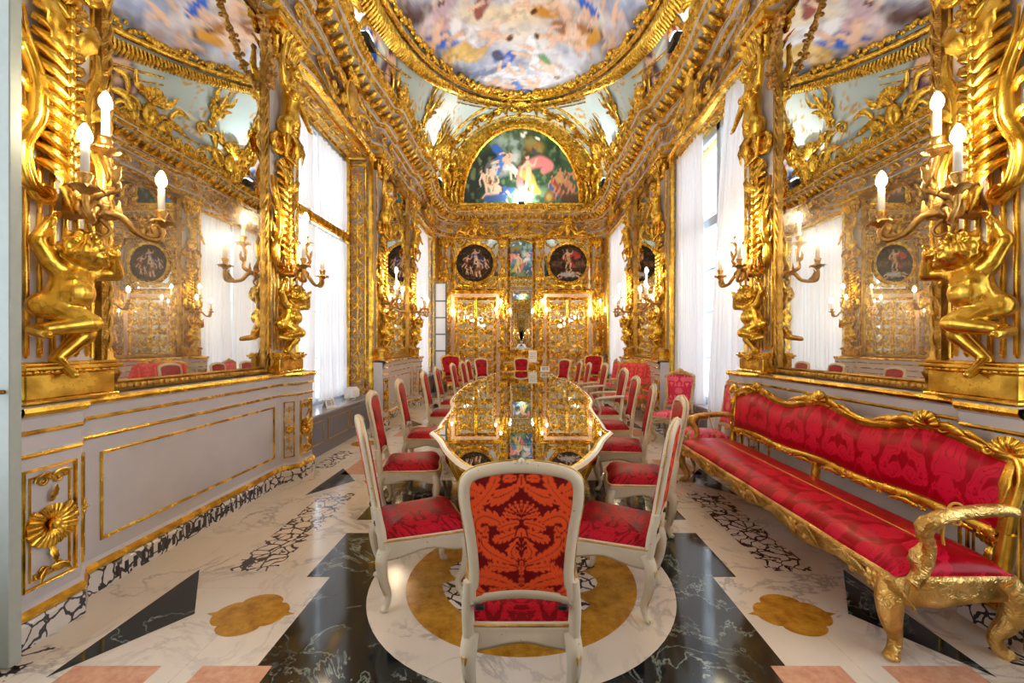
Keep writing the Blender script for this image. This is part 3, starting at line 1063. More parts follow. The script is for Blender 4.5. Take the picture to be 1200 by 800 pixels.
def build_ring():
    mb = MB()
    n = 240
    pts = []
    for j in range(n):
        t, y = oval_t(2 * PI * j / n, 1.03)
        pts.append(vault(t, y, .07))
    mb.tube(pts, .075, 8, 0, closed=True)
    pts2 = []
    for j in range(n):
        t, y = oval_t(2 * PI * j / n, 1.085)
        pts2.append(vault(t, y, .05))
    mb.tube(pts2, .05, 6, 0, closed=True)
    # gadroons on the outside, leafy crest on the inside
    rnd = random.Random(3)
    L = 0
    for j in range(n * 2):
        a = 2 * PI * j / (n * 2)
        t, y = oval_t(a, 1.055); t2, y2 = oval_t(a, 1.105)
        mb.tube([vault(t, y, .13), vault((t + t2) / 2, (y + y2) / 2, .17), vault(t2, y2, .09)], [.03, .036, .024], 5, 0)
    for j in range(420):
        a = 2 * PI * j / 420
        t, y = oval_t(a, 1.0 + rnd.uniform(-.022, .012))
        mb.ell(vault(t, y, .08), (rnd.uniform(.04, .075),) * 3, 6, 4, 0)
    o = mb.build('trim_1', [M['gold']])
    return struct(o, 'oval gilded moulding framing the ceiling fresco', 'moulding')
build_ring()

def vault_map(yc, t0, sgn):
    return lambda x, d, z: tuple(vault(t0 + sgn * z / 2.83, yc + x, d))

def build_stucco():
    mb = MB()
    for s in (1, -1):
        tb = 0 if s > 0 else PI
        for yc in (PIER[0], PIER[1], 6.24, .9, 11.4):
            k = MB()
            shell(k, 0, .75, .32, .02, .15, PI - .15, 9)
            k.ell((0, .05, .5), (.2, .12, .26))
            for q in (1, -1):
                volute(k, q * .42, .5, .22, .045, 1.6, PI if q > 0 else 0, -q, .04)
                volute(k, q * .8, .32, .16, .035, 1.5, PI if q > 0 else 0, q, .03)
                scroll_leaf(k, (q * .25, .3), (q * 1.0, .6), .2 * q, .1, .04, 5)
                scroll_leaf(k, (q * .15, .9), (q * .55, 1.15), -.2 * q, .09, .04, 5)
                scroll_leaf(k, (q * .5, .7), (q * .95, .95), .25 * q, .08, .04, 5)
            mb.add(k, fn=vault_map(yc, tb, s))
        # arched ribs of the corner shells
        for yc in (12.75, -.27):
            for (ra, ry, th) in ((1.75, .95, .07), (1.28, .72, .045), (1.9, 1.05, .035)):
                pts = []
                for j in range(33):
                    a = PI * j / 32
                    pts.append(vault(tb + s * ra * math.sin(a) / 2.83, yc + ry * math.cos(a), .04))
                mb.tube(pts, th, 7, 0)
            for j in range(26):
                a = PI * (j + .5) / 26
                p1 = vault(tb + s * 1.4 * math.sin(a) / 2.83, yc + .77 * math.cos(a), .04)
                p2 = vault(tb + s * 1.68 * math.sin(a) / 2.83, yc + .9 * math.cos(a), .07)
                mb.tube([p1, p2], [.03, .045], 5, 0)
    # outer ring moulding and scroll bands along the sides
    for kk, th in ((1.13, .025), (1.155, .014)):
        for lo, hi in ((-.42, .42), (PI - .42, PI + .42)):
            pts = []
            for j in range(61):
                t, y = oval_t(lo + (hi - lo) * j / 60, kk)
                if abs(math.cos(t)) < .985: pts.append(vault(t, y, .02))
            if len(pts) > 2: mb.tube(pts, th, 6, 0)
        for lo, hi in ((.85, PI - .85), (PI + .85, 2 * PI - .85)):
            mb.tube([vault(*oval_t(lo + (hi - lo) * j / 60, kk), .02) for j in range(61)], th, 6, 0)
    for s in (1, -1):
        tb = 0 if s > 0 else PI
        k = running_scroll(13.6, .42, 26)
        mb.add(k, fn=lambda x, d, z: tuple(vault(tb + s * (z + .1) / 2.83, Y0 + .6 + x, d + .02)))
        for zz in (.08, .55):
            mb.tube([vault(tb + s * zz / 2.83, Y0 + .5 + 13.8 * j / 60, .02) for j in range(61)], .02, 6, 0)
        for yc in (10.55, 12.0, 1.9, .5):
            k = MB()
            for q in (1, -1):
                volute(k, q * .24, .35, .19, .035, 1.6, PI if q > 0 else 0, -q, .04)
                volute(k, q * .16, .95, .13, .028, 1.6, PI if q > 0 else 0, q, .04)
                scroll_leaf(k, (q * .05, .6), (q * .34, 1.15), .2 * q, .09, .04, 5); scroll_leaf(k, (q * .05, 1.1), (q * .3, 1.5), -.2 * q, .08, .04, 5)
            rosette(k, 0, .62, .14, .05); k.leaf(catmull([(0, .03, .7), (0, .1, 1.1), (0, .05, 1.55)], 5), .1, (0, 1, 0), 5)
            mb.add(k, fn=vault_map(yc, tb + s * .55 / 2.83, s))
    # gilt scroll band along the crown next to the lunette
    k = running_scroll(5.2, .8, 10)
    mb.add(k, fn=lambda x, d, z: tuple(vault(PI / 2 - .92 + x / 2.83, 12.72 + z, d + .01)))
    k = running_scroll(5.2, .8, 10)
    mb.add(k, fn=lambda x, d, z: tuple(vault(PI / 2 - .92 + x / 2.83, -.24 - z, d + .01)))
    for yb in (12.68, 13.58):
        mb.tube([vault(.35 + (PI - .7) * j / 40, yb, .02) for j in range(41)], .04, 6, 0)
    k = MB()
    shell(k, 0, 0, .3, .05, PI, 2 * PI, 9)
    for q in (1, -1):
        volute(k, q * .35, .1, .17, .04, 1.5, PI if q > 0 else 0, -q, .05)
        scroll_leaf(k, (q * .1, .2), (q * .7, .3), .2 * q, .1, .05)
    mb.add(k, fn=lambda x, d, z: tuple(vault(PI / 2 + x / 2.83, 12.6 - z * .7, d + .06)))
    o = mb.build('trim_2', [M['gold']])
    return struct(o, 'gilded stucco scrolls, shells and ribs on the vault', 'moulding')
build_stucco()

# --- entablature running round the room
def cornice_path(step=.07):
    r = .95
    pts = []; nrm = []; par = []
    def line(x0, y0, x1, y1, nx, ny):
        L = math.hypot(x1 - x0, y1 - y0); n = max(2, int(L / step))
        for i in range(n):
            f = i / n
            pts.append((x0 + (x1 - x0) * f, y0 + (y1 - y0) * f)); nrm.append((nx, ny))
    def arc(cx, cy, a0, a1):
        n = 18
        for i in range(n):
            a = a0 + (a1 - a0) * i / n
            pts.append((cx + r * math.cos(a), cy + r * math.sin(a))); nrm.append((-math.cos(a), -math.sin(a)))
    line(W, Y0 + r, W, Y1 - r, -1, 0)
    arc(W - r, Y1 - r, 0, PI / 2)
    line(W - r, Y1, -W + r, Y1, 0, -1)
    arc(-W + r, Y1 - r, PI / 2, PI)
    line(-W, Y1 - r, -W, Y0 + r, 1, 0)
    arc(-W + r, Y0 + r, PI, 1.5 * PI)
    line(-W + r, Y0, W - r, Y0, 0, 1)
    arc(W - r, Y0 + r, 1.5 * PI, 2 * PI)
    out = []; N = []
    def sm(x, a, b):
        t = max(0, min(1, (x - a) / (b - a))); return t * t * (3 - 2 * t)
    for (x, y), (nx, ny) in zip(pts, nrm):
        d = 0.0
        if abs(nx) > .99:
            for pc in PIER:
                for q in (pc - 1.1, pc + 1.1):
                    d = max(d, .13 * (1 - sm(abs(y - q), .3, .42)))
                d = max(d, .05 * (1 - sm(abs(y - pc), 1.3, 1.45)))
            for w in WIN:
                d -= .07 * (1 - sm(abs(y - w), .2, 1.1))
        elif abs(ny) > .99:
            d = .14 * (1 - sm(abs(x), .62, .82)) + .02
        out.append(Vector((x + nx * d, y + ny * d, 0))); N.append(Vector((nx, ny, 0)))
    return out, N

def build_cornice():
    P, N = cornice_path()
    prof = [(-.7, 4.88), (.05, 4.88), (.09, 4.90), (.11, 4.94), (.09, 4.97), (.085, 5.0), (.06, 5.02), (.045, 5.08), (.05, 5.18), (.09, 5.27), (.12, 5.285), (.155, 5.31), (.16, 5.345), (.19, 5.36), (.19, 5.385), (.2, 5.39), (.24, 5.51), (.40, 5.53), (.42, 5.56), (.43, 5.60), (.46, 5.61), (.5, 5.64), (.53, 5.69), (.53, 5.73), (.52, 5.75), (-.1, 5.76)]
    #       soffit gold gold gold gold grey  orn  orn   orn   grey  gold gold grey gold grey dark grey gold gold grey gold gold gold gold grey
    mats = [1, 0, 0, 0, 1, 1, 2, 2, 2, 1, 0, 0, 1, 0, 1, 3, 1, 0, 0, 1, 0, 0, 0, 0, 1]
    mb = MB()
    mb.sweep(P, N, prof, mats, closed=True)
    o = mb.build('trim_3', [M['gold_fine'], M['grey'], M['ground_y'], M['gold_dull']])
    struct(o, 'gilded entablature with modillions running round the room below the vault', 'cornice')
    # modillions, rosettes and frieze scrolls follow the same line
    mo = MB()
    acc = 0.0; k = 0
    for i in range(1, len(P)):
        acc += (P[i] - P[i - 1]).length
        if acc > .19:
            acc = 0.0; k += 1
            n = N[i]; s = Vector((-n.y, n.x, 0))
            B = Matrix(((s.x, n.x, 0, P[i].x), (s.y, n.y, 0, P[i].y), (0, 0, 1, 0), (0, 0, 0, 1)))
            c = MB()
            c.tube([(0, .2, 5.40), (0, .26, 5.42), (0, .33, 5.47), (0, .38, 5.515)], [.03, .05, .045, .03], 6)
            c.ell((0, .24, 5.43), (.055, .045, .04), 7, 5)
            c.ell((.095, .3, 5.49), (.03, .05, .03), 6, 4)
            mo.add(c, B)
            if k % 2 == 0:
                c = MB()
                up = 1 if (k // 2) % 2 else -1
                volute(c, 0, 5.15 + up * .02, .10, .016, 1.5, PI, up, .08, 6, 16)
                scroll_leaf(c, (-.12, 5.1), (.14, 5.15 + up * .1), .2 * up, .03, .09, 3)
                scroll_leaf(c, (.02, 5.14), (.2, 5.12 - up * .06), -.2 * up, .03, .09, 3)
                mo.add(c, B)
            c = MB()
            c.ell((0, .535, 5.695), (.05, .02, .026), 6, 4)
            c.ell((.095, .535, 5.695), (.025, .02, .026), 6, 4)
            c.ell((0, .155, 5.325), (.04, .015, .02), 6, 4)
            c.ell((.095, .155, 5.325), (.04, .015, .02), 6, 4)
            mo.add(c, B)
    mo.build('modillion_ornament', [M['gold']], o)
build_cornice()
# ---------------------------------------------------------------- carved figures
def body(joints, rad, vox, name, mats, hair=None, face=None, extra=None, it=3):
    """one continuous carved body from joints; joints in metres"""
    J = {k: Vector(v) for k, v in joints.items()}
    mb = MB()
    def limb(a, b, r1, r2): mb.capsule(J[a], J[b], r1, r2, 12)
    limb('hip', 'waist', rad['hip'], rad['waist'])
    limb('waist', 'chest', rad['waist'], rad['chest'])
    limb('chest', 'neck', rad['neck'] * 1.5, rad['neck'])
    limb('neck', 'head', rad['neck'], rad['neck'])
    for s in 'LR':
        limb('sh' + s, 'el' + s, rad['uarm'], rad['uarm'] * .8)
        limb('el' + s, 'ha' + s, rad['farm'], rad['farm'] * .66)
        limb('sh' + s, 'chest', rad['uarm'] * 1.1, rad['chest'] * .8)
        limb('hp' + s, 'hip', rad['thigh'], rad['hip'] * .9)
        limb('hp' + s, 'kn' + s, rad['thigh'], rad['thigh'] * .72)
        limb('kn' + s, 'ft' + s, rad['calf'], rad['calf'] * .6)
        d = (J['ft' + s] - J['kn' + s]).normalized()
        toe = J['ft' + s] + (Vector(face) * .6 + d * .5).normalized() * rad['calf'] * 2.2
        mb.capsule(J['ft' + s], toe, rad['calf'] * .62, rad['calf'] * .45, 8)
        # hand: palm, four fingers and a thumb
        h = J['ha' + s]; d = (h - J['el' + s]).normalized()
        r = rad['farm']
        side = d.cross(Vector(face)).normalized() if d.cross(Vector(face)).length > .1 else d.orthogonal().normalized()
        nn = side.cross(d)
        palm = h + d * r * 1.1
        mb.capsule(h, palm, r * .62, r * .7, 8)
        for q in range(4):
            b = palm + side * r * (q - 1.5) * .42
            L = r * (1.25, 1.5, 1.4, 1.05)[q]
            mb.capsule(b, b + d * L * .6, r * .22, r * .2, 6)
            mb.capsule(b + d * L * .6, b + d * L * .9 + nn * L * .45, r * .2, r * .15, 6)
        mb.capsule(h + side * r * -.5 + d * r * .3, h + side * r * -1.1 + d * r * 1.1 + nn * r * .3, r * .24, r * .18, 6)
    # head with a face
    f = Vector(face).normalized(); hd = J['head']; r = rad['head']
    up = (hd - J['neck']).normalized()
    up = (up - f * up.dot(f)).normalized()
    sd = f.cross(up)
    B = Matrix((sd, f, up)).transposed()
    def at(a, b, c): return hd + sd * a * r + f * b * r + up * c * r
    mb.ell(hd, (r * .84, r * .95, r), 14, 10, 0, B)
    mb.ell(at(0, .3, -.5), (r * .55, r * .55, r * .5), 10, 8, 0, B)
    mb.capsule(at(0, .93, .12), at(0, 1.08, -.2), r * .09, r * .15, 8)
    for q in (1, -1):
        mb.ell(at(q * .4, .66, -.28), (r * .26,) * 3, 8, 6)
        mb.capsule(at(q * .16, .93, .2), at(q * .55, .76, .2), r * .1, r * .1, 8)
        mb.ell(at(q * .85, -.05, -.05), (r * .12, r * .2, r * .26), 8, 6, 0, B)
        mb.ell(at(q * .32, .86, .02), (r * .11,) * 3, 6, 5)
    mb.capsule(at(-.18, .9, -.5), at(.18, .9, -.5), r * .09, r * .09, 6)
    mb.ell(at(0, .8, -.76), (r * .2,) * 3, 8, 6)
    for c, rr in (extra or []):
        mb.ell(c, rr, 10, 8)
    if hair:
        rnd = random.Random(2)
        for q in range(46):
            a = rnd.uniform(0, 2 * PI); e = rnd.uniform(-.25, 1)
            x, y, z = math.cos(a) * math.sqrt(1 - min(1, e * e)), math.sin(a) * math.sqrt(1 - min(1, e * e)), e
            if y > .45 and z < .5: continue
            mb.ell(at(x * .88, y * .95, z * 1.02), (r * rnd.uniform(.14, .22),) * 3, 7, 5)
    return fused(mb, vox, mats, name, it)

CH_RAD = dict(hip=.09, waist=.086, chest=.086, neck=.045, uarm=.046, farm=.041, thigh=.071, calf=.054, head=.102)
cherub_me = body(dict(hip=(.045, .18, 1.715), waist=(.03, .2, 1.785), chest=(.015, .2, 1.85), neck=(.01, .21, 1.925), head=(.0, .25, 2.0),
                      shL=(-.075, .22, 1.89), elL=(-.165, .27, 1.895), haL=(-.13, .3, 1.975), shR=(.095, .18, 1.91), elR=(.155, .17, 2.02), haR=(.11, .17, 2.11),
                      hpL=(.0, .19, 1.67), knL=(-.045, .21, 1.54), ftL=(.07, .17, 1.40), hpR=(.075, .18, 1.68), knR=(.0, .29, 1.60), ftR=(.19, .19, 1.555)),
                 CH_RAD, .0085, 'cherub_carving', [M['gold']], True, (-.6, .75, .1), [((.03, .235, 1.765), .085), ((.1, .14, 1.69), .072), ((.02, .13, 1.69), .072)])
TF_RAD = dict(hip=.115, waist=.082, chest=.1, neck=.042, uarm=.043, farm=.036, thigh=.09, calf=.05, head=.075)
term_me = body(dict(hip=(0, .17, 3.86), waist=(.0, .18, 4.0), chest=(0, .19, 4.15), neck=(0, .19, 4.28), head=(-.01, .22, 4.38),
                    shL=(-.13, .18, 4.22), elL=(-.19, .22, 4.06), haL=(-.2, .27, 3.92), shR=(.13, .18, 4.22), elR=(.2, .2, 4.36), haR=(.18, .2, 4.52),
                    hpL=(-.06, .16, 3.82), knL=(-.05, .16, 3.66), ftL=(-.03, .15, 3.5), hpR=(.06, .16, 3.82), knR=(.05, .16, 3.66), ftR=(.03, .15, 3.5)),
               TF_RAD, .011, 'term_carving', [M['gold']], True, (-.45, .85, -.1), [((.055, .26, 4.13), .05), ((-.055, .26, 4.13), .05)])
ST_RAD = dict(hip=.13, waist=.1, chest=.125, neck=.055, uarm=.055, farm=.043, thigh=.09, calf=.06, head=.11)
def statue_me(flip, vox=.02):
    f = flip
    return body(dict(hip=(0, 0, .86), waist=(.02 * f, 0, 1.0), chest=(.0, 0, 1.18), neck=(0, 0, 1.34), head=(.03 * f, .03, 1.47),
                     shL=(-.17, 0, 1.27), elL=(-.28, .08, 1.08), haL=(-.15, .2, .98), shR=(.17, 0, 1.27), elR=(.3, .06, 1.42), haR=(.2, .1, 1.62),
                     hpL=(-.09, 0, .82), knL=(-.08, .1, .45), ftL=(-.1, 0, .06), hpR=(.09, 0, .82), knR=(.1, .02, .44), ftR=(.12, -.04, .06)),
                ST_RAD, vox, 'statue_carving', [M['gold']], True, (.3 * f, .9, -.1))
statue_a = statue_me(1)
def recl_me():
    return body(dict(hip=(.32, .06, .1), waist=(.22, .07, .2), chest=(.14, .08, .33), neck=(.1, .09, .43), head=(.08, .12, .53),
                     shL=(.05, .1, .38), elL=(-.05, .12, .3), haL=(-.12, .14, .22), shR=(.22, .07, .37), elR=(.34, .08, .28), haR=(.42, .1, .16),
                     hpL=(.36, .1, .08), knL=(.62, .16, .16), ftL=(.86, .12, .02), hpR=(.36, .03, .07), knR=(.6, .05, .06), ftR=(.95, .07, -.04)),
                dict(hip=.1, waist=.085, chest=.1, neck=.045, uarm=.045, farm=.036, thigh=.075, calf=.05, head=.085), .016, 'reclining_carving', [M['gold']], True, (-.4, .9, -.1))
recline = recl_me()

# ---------------------------------------------------------------- pilasters
ZB = 1.178
def make_pilaster(label):
    t = thing('pilaster', label, 'pilaster', (0, 0, ZB), 0, 'carved gilded pilasters')
    L = (0, 0, -ZB)
    w = .23
    b = MB()
    for (hw, d, z0, z1) in ((.25, .22, 1.178, 1.2), (.235, .2, 1.2, 1.33), (.25, .215, 1.33, 1.35), (.262, .23, 1.35, 1.372), (.245, .21, 1.372, 1.39)):
        b.box((-hw, 0, z0), (hw, d, z1), 0, .006)
    for k in range(9):
        b.ell((-.2 + k * .05, .215, 1.34), (.022, .012, .012), 6, 4)
    b.build('pedestal', M['gold'], t, L)
    s = MB()
    s.box((-w, 0, 1.39), (w, .07, 4.6), 0)
    s.build('shaft', M['grey'], t, L)
    f = MB()
    for k in range(7):
        x = -.19 + k * .0633
        f.tube([(x, .072, 1.41), (x, .076, 1.43), (x, .076, 3.0), (x, .072, 3.02)], [.006, .014, .014, .006], 6)
    for x in (-.222, .222):
        f.tube([(x, .07, 1.4), (x, .07, 4.58)], .014, 6)
    f.build('fluting', M['gold'], t, L)
    obj('cherub', cherub_me, t, L)
    # ribbed shell-and-leaf cartouche with S scrolls
    c = MB()
    n = 13
    for k in range(n):
        z = 2.42 + k * .075
        ww = .085 + .03 * math.sin(PI * k / (n - 1))
        for q in (1, -1):
            c.tube(catmull([(0, .16, z - .03), (q * ww * .6, .15, z + .015), (q * ww * 1.15, .1, z + .05)], 4), [.03, .034, .02], 6)
        c.ell((0, .175, z), (.026, .03, .045), 7, 5)
    for q in (1, -1):
        pts = catmull([(q * .07, .12, 2.28), (q * .17, .13, 2.33), (q * .2, .13, 2.5), (q * .13, .13, 2.68), (q * .13, .12, 2.9), (q * .2, .12, 3.08), (q * .21, .11, 3.22)], 6)
        c.tube(pts, [.02, .034, .04, .034, .03, .026, .016], 8)
        c.tube([p + Vector((q * -.028, .02, 0)) for p in pts], [.008, .014, .016, .012, .008], 6)
        volute(c, q * .08, 2.3, .075, .022, 1.4, 0 if q > 0 else PI, -q, .12)
        for z in (2.45, 2.62, 2.8, 2.98):
            c.leaf(catmull([(q * .13, .11, z), (q * .2, .14, z + .05), (q * .235, .11, z + .14)], 3), .035, (0, 1, 0), 3)
        c.leaf(catmull([(q * .04, .15, 3.1), (q * .1, .2, 3.24), (q * .17, .15, 3.36)], 4), .06, (0, 1, 0), 4)
    c.leaf(catmull([(0, .12, 2.5), (0, .19, 2.36), (0, .2, 2.2)], 5), .09, (0, 1, 0), 4)
    shell(c, 0, 3.32, .15, .1, .1, PI - .1, 9)
    c.build('scroll_cartouche', M['gold'], t, L)
    v = MB()
    for q in (1, -1):
        volute(v, q * .12, 3.58, .13, .036, 1.8, PI / 2, -q, .12, 8, 36)
        v.leaf(catmull([(q * .04, .16, 3.72), (q * .12, .24, 3.62), (q * .16, .22, 3.46)], 4), .07, (0, 1, 0), 4)
    v.leaf(catmull([(0, .14, 3.8), (0, .27, 3.62), (0, .24, 3.42)], 5), .1, (0, 1, 0), 5)
    v.build('volutes', M['gold'], t, L)
    obj('term_figure', term_me, t, L)
    k = MB()
    k.lathe([(.0, 4.5), (.13, 4.5), (.14, 4.53), (.13, 4.56), (.15, 4.6), (.2, 4.72), (.24, 4.8), (.2, 4.82), (0, 4.82)], 16, 0, (0, .08, 0), 'z', 1, .55)
    k.box((-.27, 0, 4.82), (.27, .22, 4.89), 0, .012)
    for q in (-2, -1, 0, 1, 2):
        k.leaf(catmull([(q * .055, .16, 4.56), (q * .075, .2, 4.68), (q * .09, .27, 4.76)], 4), .045, (0, 1, 0), 4)
    for q in (1, -1):
        volute(k, q * .2, 4.75, .075, .022, 1.5, PI / 2, -q, .16)
    k.build('capital', M['gold'], t, L)
    return t

PILS = {}
PW = W
pl_lbl = {('l', 2.36): 'carved gilded pilaster with cherub at the left edge, before the near left mirror',
          ('l', 4.6): 'carved gilded pilaster between near left mirror and the white-curtained left window',
          ('l', 7.88): 'carved gilded pilaster just beyond the middle left window, before the far left mirror',
          ('l', 10.05): 'carved gilded pilaster beyond the far left mirror, beside the open shutter bay',
          ('r', 2.36): 'carved gilded pilaster with cherub at the right edge, above the sofa arm',
          ('r', 4.6): 'carved gilded pilaster between near right mirror and the bright right window',
          ('r', 7.88): 'carved gilded pilaster just beyond the right window, above the coral settee',
          ('r', 10.05): 'carved gilded pilaster beyond the far right mirror, next to the last right curtain'}
pil0 = make_pilaster(pl_lbl[('l', 2.36)])
for (side, y), lb in pl_lbl.items():
    loc = ((-1 if side == 'l' else 1) * PW, y, ZB)
    if (side, y) == ('l', 2.36):
        pil0.location = loc; pil0.rotation_euler = (0, 0, -PI / 2); continue
    dup(pil0, loc, -PI / 2 if side == 'l' else PI / 2, lb, None, (1, 1, 1) if side == 'l' else (-1, 1, 1))
for x, lb in ((-.59, 'narrow gilded pilaster left of the tall central mirror on the end wall'), (.59, 'narrow gilded pilaster right of the tall central mirror on the end wall'),
              (-2.42, 'narrow gilded pilaster in the far left corner, left of the left door'), (2.42, 'narrow gilded pilaster in the far right corner, right of the right door')):
    dup(pil0, (x, Y1, ZB), PI, lb, None, (.66 * (1 if x < 0 else -1), .8, 1))

# ---------------------------------------------------------------- wall mirrors
def make_mirror(label):
    t = thing('wall_mirror', label, 'mirror', (0, 0, ZB), 0, 'great wall mirrors')
    L = (0, 0, -ZB)
    w = .84
    p = MB(); p.box((-w, .03, 1.22), (w, .05, 2.808), 0); p.build('lower_pane', M['mirror_old'], t, L)
    p = MB(); p.box((-w, .03, 2.812), (w, .05, 4.72), 0); p.build('upper_pane', M['mirror'], t, L)
    f = MB()
    fr = MB(); rect_frame(fr, -w - .03, w + .03, 1.182, 4.86, .075, .07, 0, .02); f.add(fr)
    # twisted cord along the inner edge
    for q in (1, -1):
        n = 120
        for st in range(2):
            f.tube([(q * (w - .01) + .011 * math.cos(i * .9 + st * PI), .075 + .011 * math.sin(i * .9 + st * PI), 1.24 + 3.5 * i / n) for i in range(n + 1)], .011, 5)
    for i in range(34):
        x = -w + .04 + i * (2 * w - .08) / 33
        f.ell((x, .09, 1.215), (.028, .014, .018), 6, 4)
    for q in (1, -1):
        f.leaf(catmull([(q * (w + .02), .07, 1.19), (q * (w + .02), .13, 1.3), (q * (w + .01), .09, 1.46)], 5), .06, (0, 1, 0), 5)
    f.build('frame', M['gold_dull'], t, L)
    g = MB()
    rnd = random.Random(9)
    for q in (1, -1):
        pts = catmull([(q * (w - .03), .12, 4.1), (q * (w - .12), .2, 4.26), (q * .5, .22, 4.58), (q * .2, .16, 4.82), (0, .1, 4.84)], 8)
        g.tube(pts, .022, 6)
        for pnt in pts:
            for z in range(5):
                g.ell(pnt + Vector((rnd.uniform(-.035, .035), rnd.uniform(-.03, .03), rnd.uniform(-.03, .03))), (rnd.uniform(.014, .026),) * 3, 6, 4)
    g.build('garland', M['bronze'], t, L)
    return t
ml = {('l', 3.515): 'great mirror on the left wall nearest the camera, above the long grey panel', ('r', 3.515): 'great mirror on the right wall nearest the camera, above the red sofa',
      ('l', 8.965): 'narrow-looking far mirror on the left wall, beyond the middle window', ('r', 8.965): 'narrow-looking far mirror on the right wall, above the coral settee'}
mir0 = None
for (side, y), lb in ml.items():
    loc = ((-1 if side == 'l' else 1) * W, y, ZB)
    if mir0 is None:
        mir0 = make_mirror(lb); mir0.location = loc; mir0.rotation_euler = (0, 0, -PI / 2)
    else:
        dup(mir0, loc, -PI / 2 if side == 'l' else PI / 2, lb, None, (1, 1, 1) if side == 'l' else (-1, 1, 1))

# ---------------------------------------------------------------- candle sconces
def make_sconce(label):
    t = thing('wall_sconce', label, 'wall lamp', (0, 0, 2.1), 0, 'three-branched gilded candle sconces')
    L = (0, 0, -2.1)
    b = MB()
    b.leaf(catmull([(0, .2, 2.16), (0, .27, 2.26), (0, .24, 2.42)], 5), .06, (0, 1, 0), 4)
    volute(b, 0.02, 2.22, .05, .014, 1.5, -PI / 2, 1, .25)
    for q in (1, -1):
        b.leaf(catmull([(q * .02, .22, 2.2), (q * .08, .28, 2.25), (q * .12, .26, 2.34)], 4), .035, (0, 1, 0), 4)
        b.tube(catmull([(q * .02, .24, 2.2), (q * .06, .26, 2.15), (q * .04, .25, 2.11), (0, .23, 2.12)], 5), [.014, .012, .009, .006], 6)
    b.tube([(0, .08, 2.23), (0, .26, 2.23)], [.045, .025], 8)
    b.build('stem', M['bronze'], t, L)
    for (x, o, z) in ((.25, .43, 2.29), (.07, .36, 2.56), (-.27, .38, 2.26)):
        a = MB()
        if abs(x) > .1:
            pts = catmull([(0, .24, 2.24), (x * .3, .3, 2.23), (x * .55, .34, 2.15), (x * .85, o, 2.13), (x * 1.0, o + .01, 2.18), (x, o, z - .04)], 6)
        else:
            pts = catmull([(0, .25, 2.22), (.1, .33, 2.28), (.02, .38, 2.36), (.04, .36, 2.44), (x, o, z - .04)], 6)
        a.tube(pts, [.024, .021, .018, .015, .014, .017], 8)
        m = pts[len(pts) // 2]
        a.leaf(catmull([m, m + Vector((x * .2 + .02, .02, .05)), m + Vector((x * .12, .03, .12))], 4), .035, (0, 1, .2), 4)
        m = pts[len(pts) * 3 // 4]
        a.tube(catmull([m, m + Vector((-x * .15, 0, .05)), m + Vector((-x * .3, 0, .03)), m + Vector((-x * .22, 0, -.01))], 4), [.014, .012, .008, .006], 6)
        a.lathe([(.0, z - .05), (.02, z - .045), (.03, z - .03), (.06, z - .015), (.068, z - .004), (.058, z), (.03, z), (.022, z + .02), (.03, z + .04), (.034, z + .06), (.028, z + .065), (0, z + .066)], 14, 0, (x, o, 0))
        for k in range(7):
            an = 2 * PI * k / 7
            c = Vector((x + .05 * math.cos(an), o + .05 * math.sin(an), z - .01))
            a.leaf([c, c + Vector((.02 * math.cos(an), .02 * math.sin(an), .004)), c + Vector((.035 * math.cos(an), .035 * math.sin(an), -.014))], .02, (0, 0, 1), 2)
        a.build('arm', M['bronze'], t, L)
        c = MB()
        c.lathe([(0, z + .06), (.019, z + .06), (.018, z + .205), (.013, z + .212), (0, z + .214)], 12, 0, (x, o, 0))
        co = c.build('candle', M['wax'], t, L)
        e = MB()
        e.lathe([(0, z + .213), (.014, z + .216), (.027, z + .235), (.03, z + .257), (.022, z + .285), (.01, z + .308), (0, z + .318)], 10, 0, (x, o, 0))
        e.build('bulb', M['bulb'], co)
    return t
sc = [('l', -W + .02, 2.42, 'lit candle sconce held above the cherub at the left edge'),
      ('l', -W + .02, 4.6, 'lit candle sconce beside the white-curtained left window'),
      ('l', -W + .02, 7.88, 'lit candle sconce on the left wall just beyond the middle window'),
      ('l', -W + .02, 10.05, 'lit candle sconce on the left wall beyond the far mirror, near the open shutter'),
      ('r', W - .02, 2.42, 'lit candle sconce held above the cherub at the right edge, over the sofa arm'),
      ('r', W - .02, 4.6, 'lit candle sconce beside the bright right window, near the sofa end'),
      ('r', W - .02, 7.88, 'lit candle sconce on the right wall just beyond the bright window'),
      ('r', W - .02, 10.05, 'lit candle sconce on the right wall beside the far mirror above the settee'),
      ('f', -.59, 0, 'lit candle sconce left of the tall central mirror on the end wall'), ('g', .59, 0, 'lit candle sconce right of the tall central mirror on the end wall'),
      ('f', -2.42, 0, 'lit candle sconce in the far left corner beside the left door'), ('g', 2.42, 0, 'lit candle sconce in the far right corner beside the right door')]
sc0 = None
for (s, x, y, lb) in sc:
    if s in 'lr':
        loc = (x, y, 2.1); rz = -PI / 2 if s == 'l' else PI / 2; scl = (1, 1, 1) if s == 'l' else (-1, 1, 1)
    else:
        loc = (x, Y1, 2.1); rz = PI; scl = (.85, .85, 1) if s == 'f' else (-.85, .85, 1)
    if sc0 is None:
        sc0 = make_sconce(lb); sc0.location = loc; sc0.rotation_euler = (0, 0, rz)
    else:
        dup(sc0, loc, rz, lb, None, scl)

